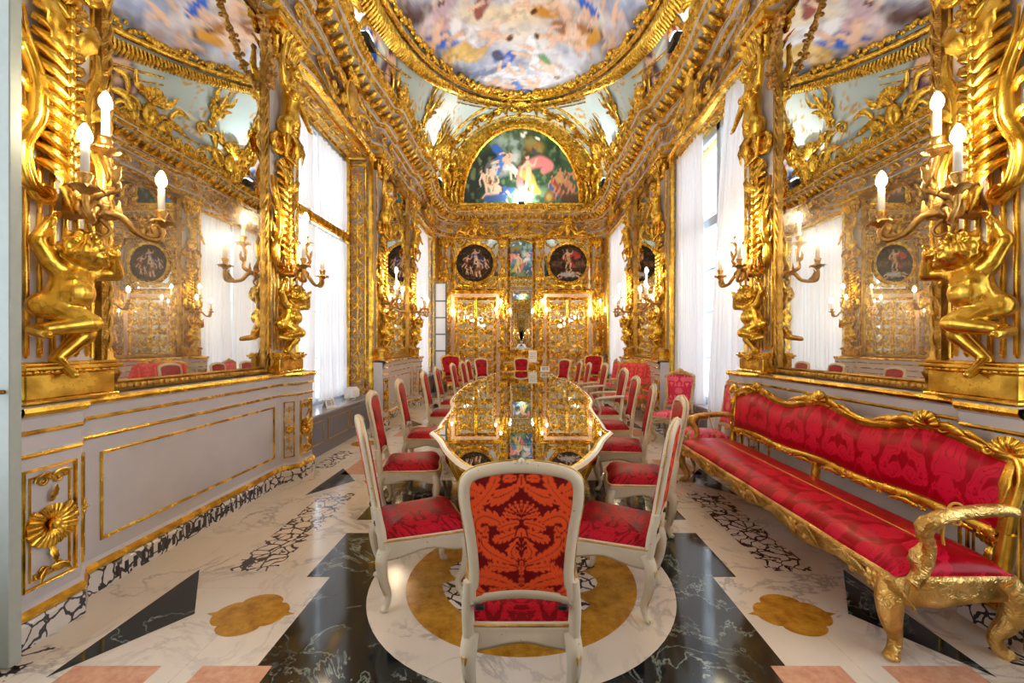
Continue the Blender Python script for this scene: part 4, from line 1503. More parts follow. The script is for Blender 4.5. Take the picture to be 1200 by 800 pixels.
# ---------------------------------------------------------------- cartouches over the windows
def make_cartouche(label):
    t = thing('carved_cartouche', label, 'wall ornament', (0, 0, 4.8), 0, 'cartouches over the windows')
    b = MB(); b.ell((0, .1, .27), (.17, .07, .22), 16, 12); b.build('shield', M['gold_dull'], t)
    f = MB()
    f.tube([(.19 * math.cos(2 * PI * k / 32), .09, .27 + .24 * math.sin(2 * PI * k / 32)) for k in range(32)], .03, 7, closed=True)
    shell(f, 0, .5, .2, .08, .1, PI - .1, 9)
    for q in (1, -1):
        volute(f, q * .27, .42, .1, .028, 1.6, PI if q > 0 else 0, q, .08)
        volute(f, q * .26, .1, .1, .028, 1.6, PI if q > 0 else 0, -q, .08)
        volute(f, q * .52, .14, .1, .022, 1.6, PI if q > 0 else 0, q, .07)
        scroll_leaf(f, (q * .2, .3), (q * .6, .36), .25 * q, .06, .07, 5); scroll_leaf(f, (q * .3, .05), (q * .85, .08), -.15 * q, .06, .06, 5)
        scroll_leaf(f, (q * .05, -.02), (q * .3, -.1), .2 * q, .05, .07, 4); scroll_leaf(f, (q * .5, .3), (q * .95, .22), .2 * q, .05, .05, 5)
    f.build('scrollwork', M['gold'], t)
    return t
ct0 = make_cartouche('gilded cartouche on the frieze above the middle left window')
ct0.location = (-W + .1, 6.24, 4.8); ct0.rotation_euler = (0, 0, -PI / 2)
dup(ct0, (W - .1, 6.24, 4.8), PI / 2, 'gilded cartouche on the frieze above the bright right window')
dup(ct0, (-W + .1, 11.69, 4.8), -PI / 2, 'gilded cartouche on the frieze above the far left bay')
dup(ct0, (W - .1, 11.69, 4.8), PI / 2, 'gilded cartouche on the frieze above the far right curtain')
dup(ct0, (0, Y1 - .2, 4.9), PI, 'gilded cartouche on the end wall frieze above the tall central mirror', None, (.8, 1, .8))

# ---------------------------------------------------------------- end wall
def leaf_openwork(w, h):
    mb = MB()
    v = candelabrum(w * .47, h * .96, 7, 5, .022)
    mb.add(v, Matrix.Translation((0, 0, h * .02)))
    rnd = random.Random(4)
    for k in range(9):
        z = h * (k + .5) / 9
        for q in (1, -1):
            volute(mb, q * w * .33, z + .05, .075, .013, 1.4, rnd.uniform(0, 6), q, .01, 6, 16)
            scroll_leaf(mb, (q * w * .1, z), (q * w * .44, z + .12), .2 * q, .03, .01, 4)
            scroll_leaf(mb, (q * w * .45, z - .05), (q * w * .18, z - .13), .2 * q, .026, .01, 4)
    return mb

def door(i, cx, label, ysurf=Y1, sgn=-1, rich=True):
    mb = MB()
    F = lambda x, d, z: (cx + x, ysurf + sgn * d, z)
    f = MB()
    for q in (1, -1):
        x0, x1 = sorted((q * .66, q * .80))
        f.box((x0, 0, 0), (x1, .09, 3.06), 1, .01)
        x0, x1 = sorted((q * .63, q * .665)); f.box((x0, 0, 0), (x1, .11, 2.98), 0, .008)
        x0, x1 = sorted((q * .795, q * .83)); f.box((x0, 0, 0), (x1, .11, 3.1), 0, .008)
    f.box((-.83, 0, 2.96), (.83, .1, 3.08), 1, .01)
    f.box((-.66, 0, 2.925), (.66, .11, 2.965), 0, .008)
    f.box((-.87, 0, 3.08), (.87, .15, 3.14), 0, .015)
    f.box((-.9, 0, 3.14), (.9, .18, 3.17), 0, .008)
    mb.add(f, fn=F)
    o = mb.build('door_%d' % i, [M['gold'], M['rose_marble']])
    struct(o, label, 'door')
    for q in (1, -1):
        p = MB(); k = MB()
        x0, x1 = sorted((q * .01, q * .63))
        k.box((x0 + .0, .015, .02), (x1, .03, 2.92), 0); p.add(k, fn=F)
        lo = p.build('door_leaf', M['mirror_door'], o)
        p = MB(); k = MB()
        rect_frame(k, x0, x1, .02, 2.92, .05, .035, 0, .03)
        k.box((x0 + .04, .03, .66), (x1 - .04, .05, .7), 0)
        p.add(k, fn=F); p.build('stile', M['gold'], lo)
        p = MB(); k = MB()
        k.add(leaf_openwork(.54, 2.76), Matrix.Translation(((x0 + x1) / 2, .05, .08)))
        p.add(k, fn=F); p.build('openwork', M['gold'], lo)
        p = MB(); k = MB(); k.lathe([(0, 0), (.012, 0), (.012, .03), (.03, .05), (.03, .06), (0, .07)], 10, 0, (q * .05, .05, 1.05), 'y')
        p.add(k, fn=F); p.build('door_knob', M['bronze'], lo)
    return o
door(1, -1.47, 'left double door of the end wall, mirrored under gilded openwork')
door(2, 1.47, 'right double door of the end wall, mirrored under gilded openwork')
door(3, -1.47, 'left door of the wall behind the camera', Y0, 1)
door(4, 1.47, 'right door of the wall behind the camera', Y0, 1)

# mirrored panels behind the round paintings
for cx in (-1.47, 1.47):
    p = MB(); p.box((cx - .74, Y1 - .012, 3.24), (cx + .74, Y1 - .002, 4.86), 0)
    po = p.build('mirrored_panel', M['mirror'], wall_far)
    p = MB(); fr = MB(); rect_frame(fr, -.78, .78, 3.2, 4.89, .045, .04)
    p.add(fr, fn=lambda x, d, z: (cx + x, Y1 - d, z)); p.build('panel_frame', M['gold'], wall_far)
    p = MB(); fr = MB()
    for q in (1, -1):
        scroll_leaf(fr, (q * .05, 3.3), (q * .68, 3.32), .1 * q, .07, .02, 6); volute(fr, q * .62, 3.42, .09, .02, 1.5, PI if q > 0 else 0, q, .02)
        scroll_leaf(fr, (q * .5, 3.3), (q * .7, 3.66), -.2 * q, .05, .02, 4)
    p.add(fr, fn=lambda x, d, z: (cx + x, Y1 - d, z)); p.build('gilded_relief', M['gold'], wall_far)

def tondo(cx, kind, label):
    z0 = 4.06; r = .60
    t = thing('round_painting', label, 'painting', (cx, Y1 - .02, z0 - r))
    L = (0, 0, r)
    n, m = 54, 90
    rows = []; P = []
    for i in range(n + 1):
        row = []
        for j in range(m):
            a = 2 * PI * j / m; rr = r * max(.003, i / n)
            row.append((rr * math.cos(a), -.02, rr * math.sin(a))); P.append((rr * math.cos(a) / r, rr * math.sin(a) / r))
        rows.append(row)
    mb = MB(); mb.quadgrid(rows, 0, False, closed_v=True)
    p = Painter(P, rgb(34, 26, 20))
    p.clouds(1.6, 2, rgb(70, 54, 40), -.1, .6)
    if kind == 0:
        p.stroke([(-.2, .5), (.2, .6)], .4, rgb(60, 50, 46), soft=.8, shade=0)
        p.figure(.05, .35, .95, .1, drape=rgb(50, 70, 140)); p.stroke([(.05, .4), (.3, .2), (.55, -.05)], (.1, .14, .1), rgb(46, 64, 132), soft=.4)
        p.stroke([(.05, .35), (.1, .2)], (.1, .1), rgb(212, 200, 190), soft=.4)
        p.figure(.2, -.25, 1.05, -.1, drape=rgb(120, 84, 50), flip=-1); p.figure(-.2, -.35, .5, .2); p.figure(-.4, -.4, .5, -.1, flip=-1); p.figure(-.45, .1, .8, -.3, drape=rgb(110, 40, 34)); p.figure(.6, .0, .7, .3, flip=-1)
    else:
        p.stroke([(0, .5), (.3, .5)], .35, rgb(64, 56, 50), soft=.8, shade=0)
        p.stroke([(.05, .35), (.35, .5), (.6, .38), (.4, .28)], (.1, .16, .1, .1), rgb(186, 60, 66), soft=.35)
        p.figure(0, .25, 1.15, .12, drape=rgb(170, 66, 66)); p.stroke([(0, .3), (.05, .1)], (.11, .1), rgb(190, 168, 110), soft=.4)
        p.stroke([(-.3, .8), (-.12, .1)], .02, rgb(200, 190, 170), soft=.6, shade=0)
        p.figure(.3, -.55, .9, 1.3); p.figure(-.2, -.6, .8, -1.2, flip=-1); p.stroke([(-.3, -.6), (.3, -.62)], .14, rgb(176, 176, 190), soft=.4)
        for k in range(7):
            p.figure(.45 + .07 * k, -.05 + .04 * (k % 2), .4, 0, rgb(120, 90, 70)); p.figure(-.85 + .08 * k, -.05, .4, 0, rgb(110, 80, 62))
    p.clouds(6, 19, rgb(20, 14, 10), .0, .45, .6); p.clouds(7, 29, rgb(150, 110, 80), .15, .5, .3)
    o = mb.build('canvas', [M['painted']], t, L); paint_mesh(o.data, p.C)
    f = MB()
    f.lathe([(r - .01, 0), (r - .01, .04), (r + .02, .07), (r + .05, .05), (r + .06, .075), (r + .09, .06), (r + .1, 0)], 72, 0, (0, 0, 0), 'y', cap=False)
    for k in range(60):
        a = 2 * PI * k / 60
        f.ell(((r + .035) * math.cos(a), .062, (r + .035) * math.sin(a)), (.018,) * 3, 6, 4)
    f.warp(lambda x, y, z: (x, -y, z))
    f.build('frame', M['gold'], t, L)
    return t
tondo(-1.5, 0, 'dark round painting with a blue-robed figure above the left door')
tondo(1.5, 1, 'dark round painting with a red-cloaked figure above the right door')

# lunette painting
def lunette(back=False):
    a, b, zb = 1.86, 2.4, 5.98
    t = thing('lunette_painting', 'half-round painting of a blue lake landscape on the wall behind the camera' if back else 'half-round painting of figures in a green landscape on the end wall under the vault', 'painting', (0, (Y0 + .02) if back else Y1 - .02, zb), PI if back else 0)
    n, m = 80, 110
    rows = []; P = []
    for i in range(n + 1):
        row = []
        for j in range(m + 1):
            an = PI * j / m; rr = max(.003, i / n)
            x, z = a * rr * math.cos(an), b * rr * math.sin(an)
            row.append((x, -.02, z)); P.append((x / a, z / b))
        rows.append(row)
    mb = MB(); mb.quadgrid(rows, 0, False)
    p = Painter(P, rgb(96, 134, 170) if back else rgb(52, 84, 58))
    p.clouds(1.8, 2, rgb(34, 58, 42), -.1, .5); p.clouds(1.5, 9, rgb(96, 132, 92), .1, .6, .8)
    p.stroke([(-.9, .1), (-.75, .45), (-.5, .6)], (.3, .3, .2), rgb(38, 42, 42), soft=.7, shade=0)
    p.stroke([(-.35, .85), (-.1, .8)], .2, rgb(150, 176, 168), soft=.9, shade=0)
    p.stroke([(-.5, .45), (-.3, .5), (-.1, .62)], (.14, .16, .12), rgb(190, 196, 196), soft=.7, shade=0)
    p.stroke([(.15, .8), (.3, .74)], (.13, .12), rgb(150, 120, 60), soft=.6)
    p.stroke([(.05, .7), (.02, .3), (.05, .1)], .045, rgb(92, 70, 46), soft=.4)
    p.stroke([(-.5, .1), (0, .06), (.4, .1)], .16, rgb(120, 156, 120), soft=.8, shade=0)
    p.clouds(7, 31, rgb(30, 48, 34), .0, .4, .7); p.clouds(9, 37, rgb(128, 150, 104), .1, .45, .5)
    def st(pts, r, c, **k): p.stroke(pts, r, c, **k)
    st([(-.45, .74), (-.36, .66), (-.42, .56)], (.07, .06, .04), rgb(56, 104, 190), soft=.35)
    p.figure(-.33, .58, .4, -1.0, drape=rgb(70, 120, 206)); p.figure(-.2, .5, .38, .5, drape=rgb(226, 226, 226))
    st([(0.0, .93), (.03, .9), (.07, .95)], (.02, .03, .02), rgb(240, 240, 240)); st([(.25, .88), (.31, .86)], .02, rgb(240, 240, 240))
    st([(.1, .5), (.32, .56), (.5, .5), (.38, .44)], (.08, .1, .07, .06), rgb(214, 130, 130), soft=.35)
    st([(.0, .45), (-.02, .25), (.12, .1)], (.07, .07, .05), rgb(206, 120, 116), soft=.35)
    p.figure(.12, .38, .6, .08, drape=rgb(206, 170, 80)); st([(.12, .46), (.12, .34)], (.06, .06), rgb(206, 190, 140)); st([(.2, .72), (.24, .66)], (.03, .03), rgb(70, 76, 90))
    p.figure(-.62, .28, .42, .5); p.figure(-.5, .3, .4, .2, drape=rgb(150, 120, 70)); p.figure(-.36, .18, .44, 1.0, drape=rgb(60, 90, 150)); p.figure(-.5, .12, .4, -1.2, flip=-1)
    st([(-.6, .06), (-.3, .08)], .06, rgb(66, 96, 150), soft=.4)
    for k in range(6):
        p.figure(.55 + .07 * k, .22 + .05 * (k % 3), .36, .15 * (-1) ** k, rgb(190, 130, 96), rnd_c[k])
    st([(.48, .08)], .1, rgb(150, 120, 60), soft=.3); st([(.48, .08)], .06, rgb(190, 160, 90), soft=.3)
    st([(.75, .06), (.95, .06)], .08, rgb(90, 66, 44), soft=.4)
    o = mb.build('canvas', [M['painted']], t); paint_mesh(o.data, p.C)
    f = MB()
    path = []; nr = []
    for j in range(61):
        an = PI * j / 60
        path.append((a * math.cos(an), 0, b * math.sin(an)))
        nr.append(Vector((math.cos(an) / a, 0, math.sin(an) / b)).normalized())
    f.sweep(path, nr, [(-.02, 0), (-.02, .06), (.02, .1), (.06, .07), (.08, .1), (.13, .09), (.16, .0)], 0, False, True, (0, -1, 0))
    f.box((-a - .16, -.12, -.1), (a + .16, 0, 0), 0, .02)
    for j in range(90):
        an = PI * (j + .5) / 90
        f.ell((a * 1.0 * math.cos(an) + .03 * math.cos(an), -.1, b * math.sin(an) + .03 * math.sin(an)), (.026,) * 3, 6, 4)
    f.build('frame', M['gold'], t)
rnd_c = [rgb(70, 90, 150), rgb(150, 70, 50), rgb(180, 150, 80), rgb(90, 70, 60), rgb(170, 120, 90), rgb(60, 80, 70)]
lunette()
lunette(True)
# gilded statues standing on the cornice either side of the lunette
stl = {(-2.12, 1): 'gilded statue left of the lunette painting, the inner of the pair', (-2.42, -1): 'gilded statue left of the lunette painting, the outer of the pair',
       (2.12, -1): 'gilded statue right of the lunette painting, the inner of the pair', (2.42, 1): 'gilded statue right of the lunette painting, the outer of the pair'}
st0 = None
for (x, f), lb in stl.items():
    if st0 is None:
        st0 = thing('gilded_statue', lb, 'statue', group='gilded statues on the cornice')
        obj('figure', statue_a, st0)
        d = MB()
        d.leaf(catmull([(-.16, .08, .95), (0, .17, .86), (.1, .16, .66), (.12, .12, .4)], 6), .16, (0, 1, 0), 5, 0, .3)
        d.leaf(catmull([(.15, -.02, 1.25), (.22, -.08, .9), (.2, -.08, .4)], 6), .12, (0, 1, 0), 4, 0, .3)
        d.build('drapery', M['gold'], st0)
        b = MB(); b.box((-.2, -.14, -.02), (.2, .16, .05), 0, .01); b.build('plinth', M['gold'], st0)
        o = st0
    else:
        o = dup(st0, (0, 0, 0), 0, lb)
    o.location = (x * 1.0, Y1 - .2 - (.42 if abs(x) > 2.3 else 0), 5.80)
    o.rotation_euler = (0, 0, PI + (-.3 if x < 0 else .3))
    s = .94 if abs(x) < 2.3 else .82
    o.scale = (s * f, s, s)
# reclining figures above the round paintings
for cx, lb in ((-1.47, 'pair of gilded reclining figures above the left round painting'), (1.47, 'pair of gilded reclining figures above the right round painting')):
    t = thing('carved_overdoor_group', lb, 'wall ornament', (cx, Y1 - .16, 4.88), PI, 'reclining figures over the round paintings')
    obj('reclining_figure', recline, t, None, None, (.78, 1, .95)); obj('reclining_figure', recline, t, None, None, (-.78, 1, .95))
    v = MB(); v.lathe([(0, 0), (.08, .0), (.05, .04), (.09, .14), (.13, .26), (.1, .3), (.13, .34), (0, .34)], 14, 0, (0, .08, 0)); shell(v, 0, .34, .16, .08, .1, PI - .1, 7)
    v.build('vase', M['gold'], t)

# tall mirror in the middle of the end wall
t = thing('tall_mirror', 'tall narrow mirror in the centre of the end wall above the console', 'mirror', (0, Y1 - .01, 1.2))
p = MB(); p.box((-.36, -.03, .08), (.36, -.01, 2.06), 0); p.build('lower_pane', M['mirror'], t)
p = MB(); p.box((-.36, -.03, 2.066), (.36, -.01, 3.64), 0); p.build('upper_pane', M['mirror'], t)
p = MB(); fr = MB(); rect_frame(fr, -.4, .4, .03, 3.68, .05, .05)
shell(fr, 0, .06, .1, .04, PI, 2 * PI, 7)
for q in (1, -1):
    scroll_leaf(fr, (q * .03, .03), (q * .34, .06), .15 * q, .04, .04, 4); volute(fr, q * .2, .0, .06, .015, 1.4, PI if q > 0 else 0, q, .04)
p.add(fr, fn=lambda x, d, z: (x, -.01 - d, z)); p.build('frame', M['gold'], t)
# its counterpart behind the camera, seen only in the reflections
t = thing('tall_mirror', 'tall narrow mirror on the wall behind the camera', 'mirror', (0, Y0 + .01, 1.2))
p = MB(); p.box((-.6, .01, .08), (.6, .03, 3.64), 0); p.build('pane', M['mirror'], t)
p = MB(); fr = MB(); rect_frame(fr, -.62, .62, .03, 3.68, .05, .05); p.add(fr, fn=lambda x, d, z: (x, .01 + d, z)); p.build('frame', M['gold'], t)

# console table
t = thing('console_table', 'gilded console table with a thin top below the tall central mirror', 'console table', (0, Y1 - .03, 0))
p = MB(); p.box((-.56, -.36, .86), (.56, 0, .9), 0, .01); p.build('top', M['rose_marble'], t)
p = MB(); k = MB()
k.box((-.53, .02, .76), (.53, .33, .86), 0, .01)
shell(k, 0, .8, .12, .33, PI, 2 * PI, 7)
for q in (1, -1):
    volute(k, q * .22, .78, .08, .02, 1.5, PI if q > 0 else 0, q, .34); scroll_leaf(k, (q * .28, .78), (q * .5, .8), .1 * q, .05, .33, 4)
p.add(k, fn=lambda x, d, z: (x, -d, z)); p.build('apron', M['gold'], t)
for q in (1, -1):
    p = MB(); p.tube(catmull([(q * .46, -.3, .78), (q * .5, -.33, .62), (q * .4, -.26, .4), (q * .3, -.22, .2), (q * .36, -.26, .05), (q * .4, -.28, .0)], 6), [.06, .055, .04, .03, .035, .045], 8)
    p.leaf(catmull([(q * .46, -.34, .78), (q * .5, -.39, .62), (q * .42, -.3, .44)], 5), .05, (0, -1, 0), 4)
    p.build('leg', M['gold'], t)
p = MB(); p.tube(catmull([(-.3, -.22, .2), (0, -.16, .26), (.3, -.22, .2)], 6), .03, 8); shell(p, 0, .26, .1, -.2, .1, PI - .1, 7); p.build('stretcher', M['gold'], t)

# ---------------------------------------------------------------- curtains
def curtain(name, label, x, ya, yb, z0, z1, folds, amp, ztop=None, sx=1, seed=0, pleat=True, mat='sheer'):
    """ya, yb: (bottom, top) positions of the two edges along the wall"""
    rnd = random.Random(seed)
    ph = [rnd.uniform(0, 6) for _ in range(5)]
    nu = folds * 12; nv = 26
    rows = []
    zt = ztop or (lambda y: z1)
    for j in range(nv + 1):
        v = j / nv
        row = []
        for i in range(nu + 1):
            u = i / nu
            a = ya[0] + (ya[1] - ya[0]) * v ** 1.5; b = yb[0] + (yb[1] - yb[0]) * v ** 1.5
            y = a + (b - a) * u
            am = amp * (1 - .45 * v) * (1 + .3 * math.sin(5 * u + ph[0]))
            d = am * math.sin(2 * PI * folds * u + .6 * math.sin(3 * u * PI + ph[1]) + .3 * math.sin(4 * v + ph[2]))
            d += .35 * am * math.sin(2 * PI * folds * 2.3 * u + ph[3])
            z = z0 + (zt(y) - z0) * v
            row.append((x + sx * d, y + .012 * math.sin(9 * v + u * 20), z))
        rows.append(row)
    mb = MB(); mb.quadgrid(rows, 0, True)
    t = thing(name, label, 'curtain', (x, (ya[0] + yb[0]) / 2, z0))
    L = (-x, -(ya[0] + yb[0]) / 2, -z0)
    o = mb.build('cloth', M[mat], t, L)
    r = MB()
    r.tube([(x, min(ya[1], yb[1]) - .03, z1 + .01), (x, max(ya[1], yb[1]) + .03, z1 + .01)], .012, 8)
    r.build('curtain_rod', M['winpaint'], t, L)
    return t
w1, w2 = 6.24, 11.69
XL = -W - .36
curtain('window_curtain', 'white lower curtain of the middle left window, nearer panel', XL, (w1 - 1.2, w1 - 1.2), (w1 + .03, w1 + .03), .62, 3.2, 9, .035, None, 1, 1)
curtain('window_curtain', 'white lower curtain of the middle left window, farther panel beside the white floodlight', XL, (w1 + .14, w1 + .14), (w1 + 1.2, w1 + 1.2), .62, 3.2, 9, .035, None, 1, 2)
curtain('window_curtain', 'short white upper curtain of the middle left window, nearer panel', XL, (w1 - 1.2, w1 - 1.2), (w1 + .0, w1 - .02), 3.42, 4.6, 8, .03, None, 1, 3)
curtain('window_curtain', 'short white upper curtain of the middle left window, farther panel', XL, (w1 + .1, w1 + .04), (w1 + 1.2, w1 + 1.2), 3.42, 4.6, 8, .03, None, 1, 4)
tr = MB(); tr.box((-W - .40, w1 - WH + .02, 3.24), (-W - .30, w1 + WH - .02, 3.38), 0, .02); tr.build('transom_moulding', M['gold'], wall_left)
for y in (w1 - WH + .05, w1 + WH - .05):
    tr = MB(); tr.box((-W - .40, y - .035, SILL), (-W - .32, y + .035, HEAD), 0, .01); tr.build('inner_moulding', M['gold'], wall_left)
curtain('window_curtain', 'long white curtain at the far left bay beside the open shutter', -W - .12, (w2 - 1.25, w2 - 1.2), (w2 + 1.0, w2 + .95), .05, 4.66, 14, .04, None, 1, 5)
zt = lambda y: HEAD - .02 + .04 * math.sin(PI * (y - w1 + WH) / (2 * WH))
curtain('window_curtain', 'tall white curtain of the bright right window, nearer panel by the sofa end', W - .0, (w1 - 1.24, w1 - 1.24), (w1 - .2, w1 - .72), .04, HEAD, 8, .05, zt, 1, 6)
curtain('window_curtain', 'tall white curtain of the bright right window, farther panel behind the rose chair', W + .07, (w1 + .22, w1 + .3), (w1 + 1.24, w1 + 1.24), .04, HEAD, 9, .05, zt, 1, 7)
curtain('window_curtain', 'tall white curtain of the far right window, nearer panel beside the settee', W + .03, (w2 - 1.24, w2 - 1.24), (w2 + .0, w2 - .05), .04, HEAD, 10, .045, None, 1, 8)
curtain('window_curtain', 'tall white curtain of the far right window, farther panel next to the end wall', W + .03, (w2 + .06, w2 + .07), (w2 + 1.24, w2 + 1.24), .04, HEAD, 10, .045, None, 1, 9)

# ---------------------------------------------------------------- open shutter leaves
def shutter(label, x0, x1, y, z1=3.32):
    t = thing('shutter_leaf', label, 'shutter', (x0, y, .02), 0, 'grey-green glazed shutter leaves')
    w = x1 - x0
    f = MB()
    f.box((0, -.02, 0), (.05, .02, z1), 0, .004); f.box((w - .05, -.025, 0), (w, .025, z1), 0, .004)
    for z in (0, .62, 1.22, 1.72, 2.22, 2.72, z1 - .06):
        f.box((.05, -.018, z), (w - .05, .018, z + .04), 0, .003)
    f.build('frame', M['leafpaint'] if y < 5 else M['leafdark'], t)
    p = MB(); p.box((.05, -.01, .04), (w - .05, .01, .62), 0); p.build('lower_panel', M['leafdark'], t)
    for a, b in ((.66, 1.22), (1.26, 1.72), (1.76, 2.22), (2.26, 2.72), (2.76, z1 - .06)):
        p = MB(); p.box((.05, -.006, a), (w - .05, .006, b), 0); p.build('pane', M['sheer'], t)
    p = MB(); p.tube([(w - .025, -.06, 1.25), (w - .025, -.02, 1.25)], .01, 8); p.tube([(w - .03, -.06, 1.25), (w - .13, -.06, 1.25)], .008, 8); p.build('handle', M['bronze'], t)
    return t
shutter('pale grey-green shutter leaf standing open at the left edge, before the first pilaster', -W + .0, -2.31, 1.95)
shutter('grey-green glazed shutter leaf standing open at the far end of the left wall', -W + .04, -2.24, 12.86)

# ---------------------------------------------------------------- floodlights
def floodlight(label, loc, rz, white=True, s=1.0, power=0):
    t = thing('floodlight', label, 'lamp', loc, rz, None, (s, s, s))
    m = M['white_plastic'] if white else M['black']
    b = MB()
    pr = [(-.07, .05), (.08, .05), (.08, .205), (-.03, .21), (-.07, .17)]
    b.quadgrid([[(-.12, y, z) for y, z in pr], [(.12, y, z) for y, z in pr]], 0, False, closed_v=True)
    b.poly([(-.12, y, z) for y, z in pr]); b.poly([(.12, y, z) for y, z in reversed(pr)])
    b.build('housing', m, t)
    b = MB(); b.tube([(-.13, 0, .12), (-.13, 0, .0), (.13, 0, .0), (.13, 0, .12)], .008, 6); b.build('bracket', m, t)
    b = MB(); (b.box((-.1, -.05, .2), (.1, .06, .224), 0) if power else b.box((-.1, -.085, .07), (.1, -.072, .165), 0)); b.build('lamp_glass', M['lamp_glass'] if power else M['white_plastic'], t)
    if power:
        lt = bpy.data.lights.new('flood_beam', 'AREA'); lt.shape = 'RECTANGLE'; lt.size = .24; lt.size_y = .15; lt.energy = power; lt.color = (.9, .96, 1)
        lo = bpy.data.objects.new('flood_beam', lt); COL.objects.link(lo); lo.parent = t
        lo.location = (0, .0, .26); lo.rotation_euler = (R(-150), 0, 0)
    return t
floodlight('white box floodlight on the left window sill at its far end', (-W - .1, 6.98, SILL), R(90))
floodlight('white box floodlight on the left window sill behind the near pilaster', (-W - .06, 5.12, SILL), R(60))
FL = 48
floodlight('small dark floodlight on the end wall cornice below the lunette', (0, Y1 - .36, 5.76), R(180), False, .8, FL * .5)
for (x, y, rz, lb) in ((-2.25, 11.7, 90, 'far left'), (2.25, 11.7, -90, 'far right'), (-2.25, 6.24, 90, 'middle left'), (2.25, 6.24, -90, 'middle right'), (-2.25, 1.2, 90, 'near left'), (2.25, 1.2, -90, 'near right')):
    floodlight('small dark floodlight on the cornice, ' + lb, (x, y, 5.76), R(rz), False, 1, FL)
# ---------------------------------------------------------------- seats
def smooth_outline(pts, n=8):
    return [(p.x, p.z) for p in catmull([(x, 0, z) for x, z in pts], n, True)]

def outline_normals(pts):
    n = len(pts); o = []
    for i in range(n):
        dx = pts[(i + 1) % n][0] - pts[i - 1][0]; dz = pts[(i + 1) % n][1] - pts[i - 1][1]
        L = math.hypot(dx, dz) or 1
        o.append((dz / L, -dx / L))
    return o   # outward for counter-clockwise outlines

def inset(pts, d):
    return [(p[0] - n[0] * d, p[1] - n[1] * d) for p, n in zip(pts, outline_normals(pts))]

def pad_mesh(out, bulge, y, sgn, rings=10, edge=.25):
    """upholstered pad bounded by a closed outline (x,z), bulging along sgn*y"""
    cx = sum(p[0] for p in out) / len(out); cz = sum(p[1] for p in out) / len(out)
    rows = []
    for i in range(rings + 1):
        f = 1 - i / rings
        h = bulge * (1 - f ** 4) ** .6
        rows.append([(cx + (px - cx) * max(f, .002), y + sgn * h, cz + (pz - cz) * max(f, .002)) for px, pz in out])
    mb = MB(); mb.quadgrid(rows, 0, True, closed_v=True)
    return mb

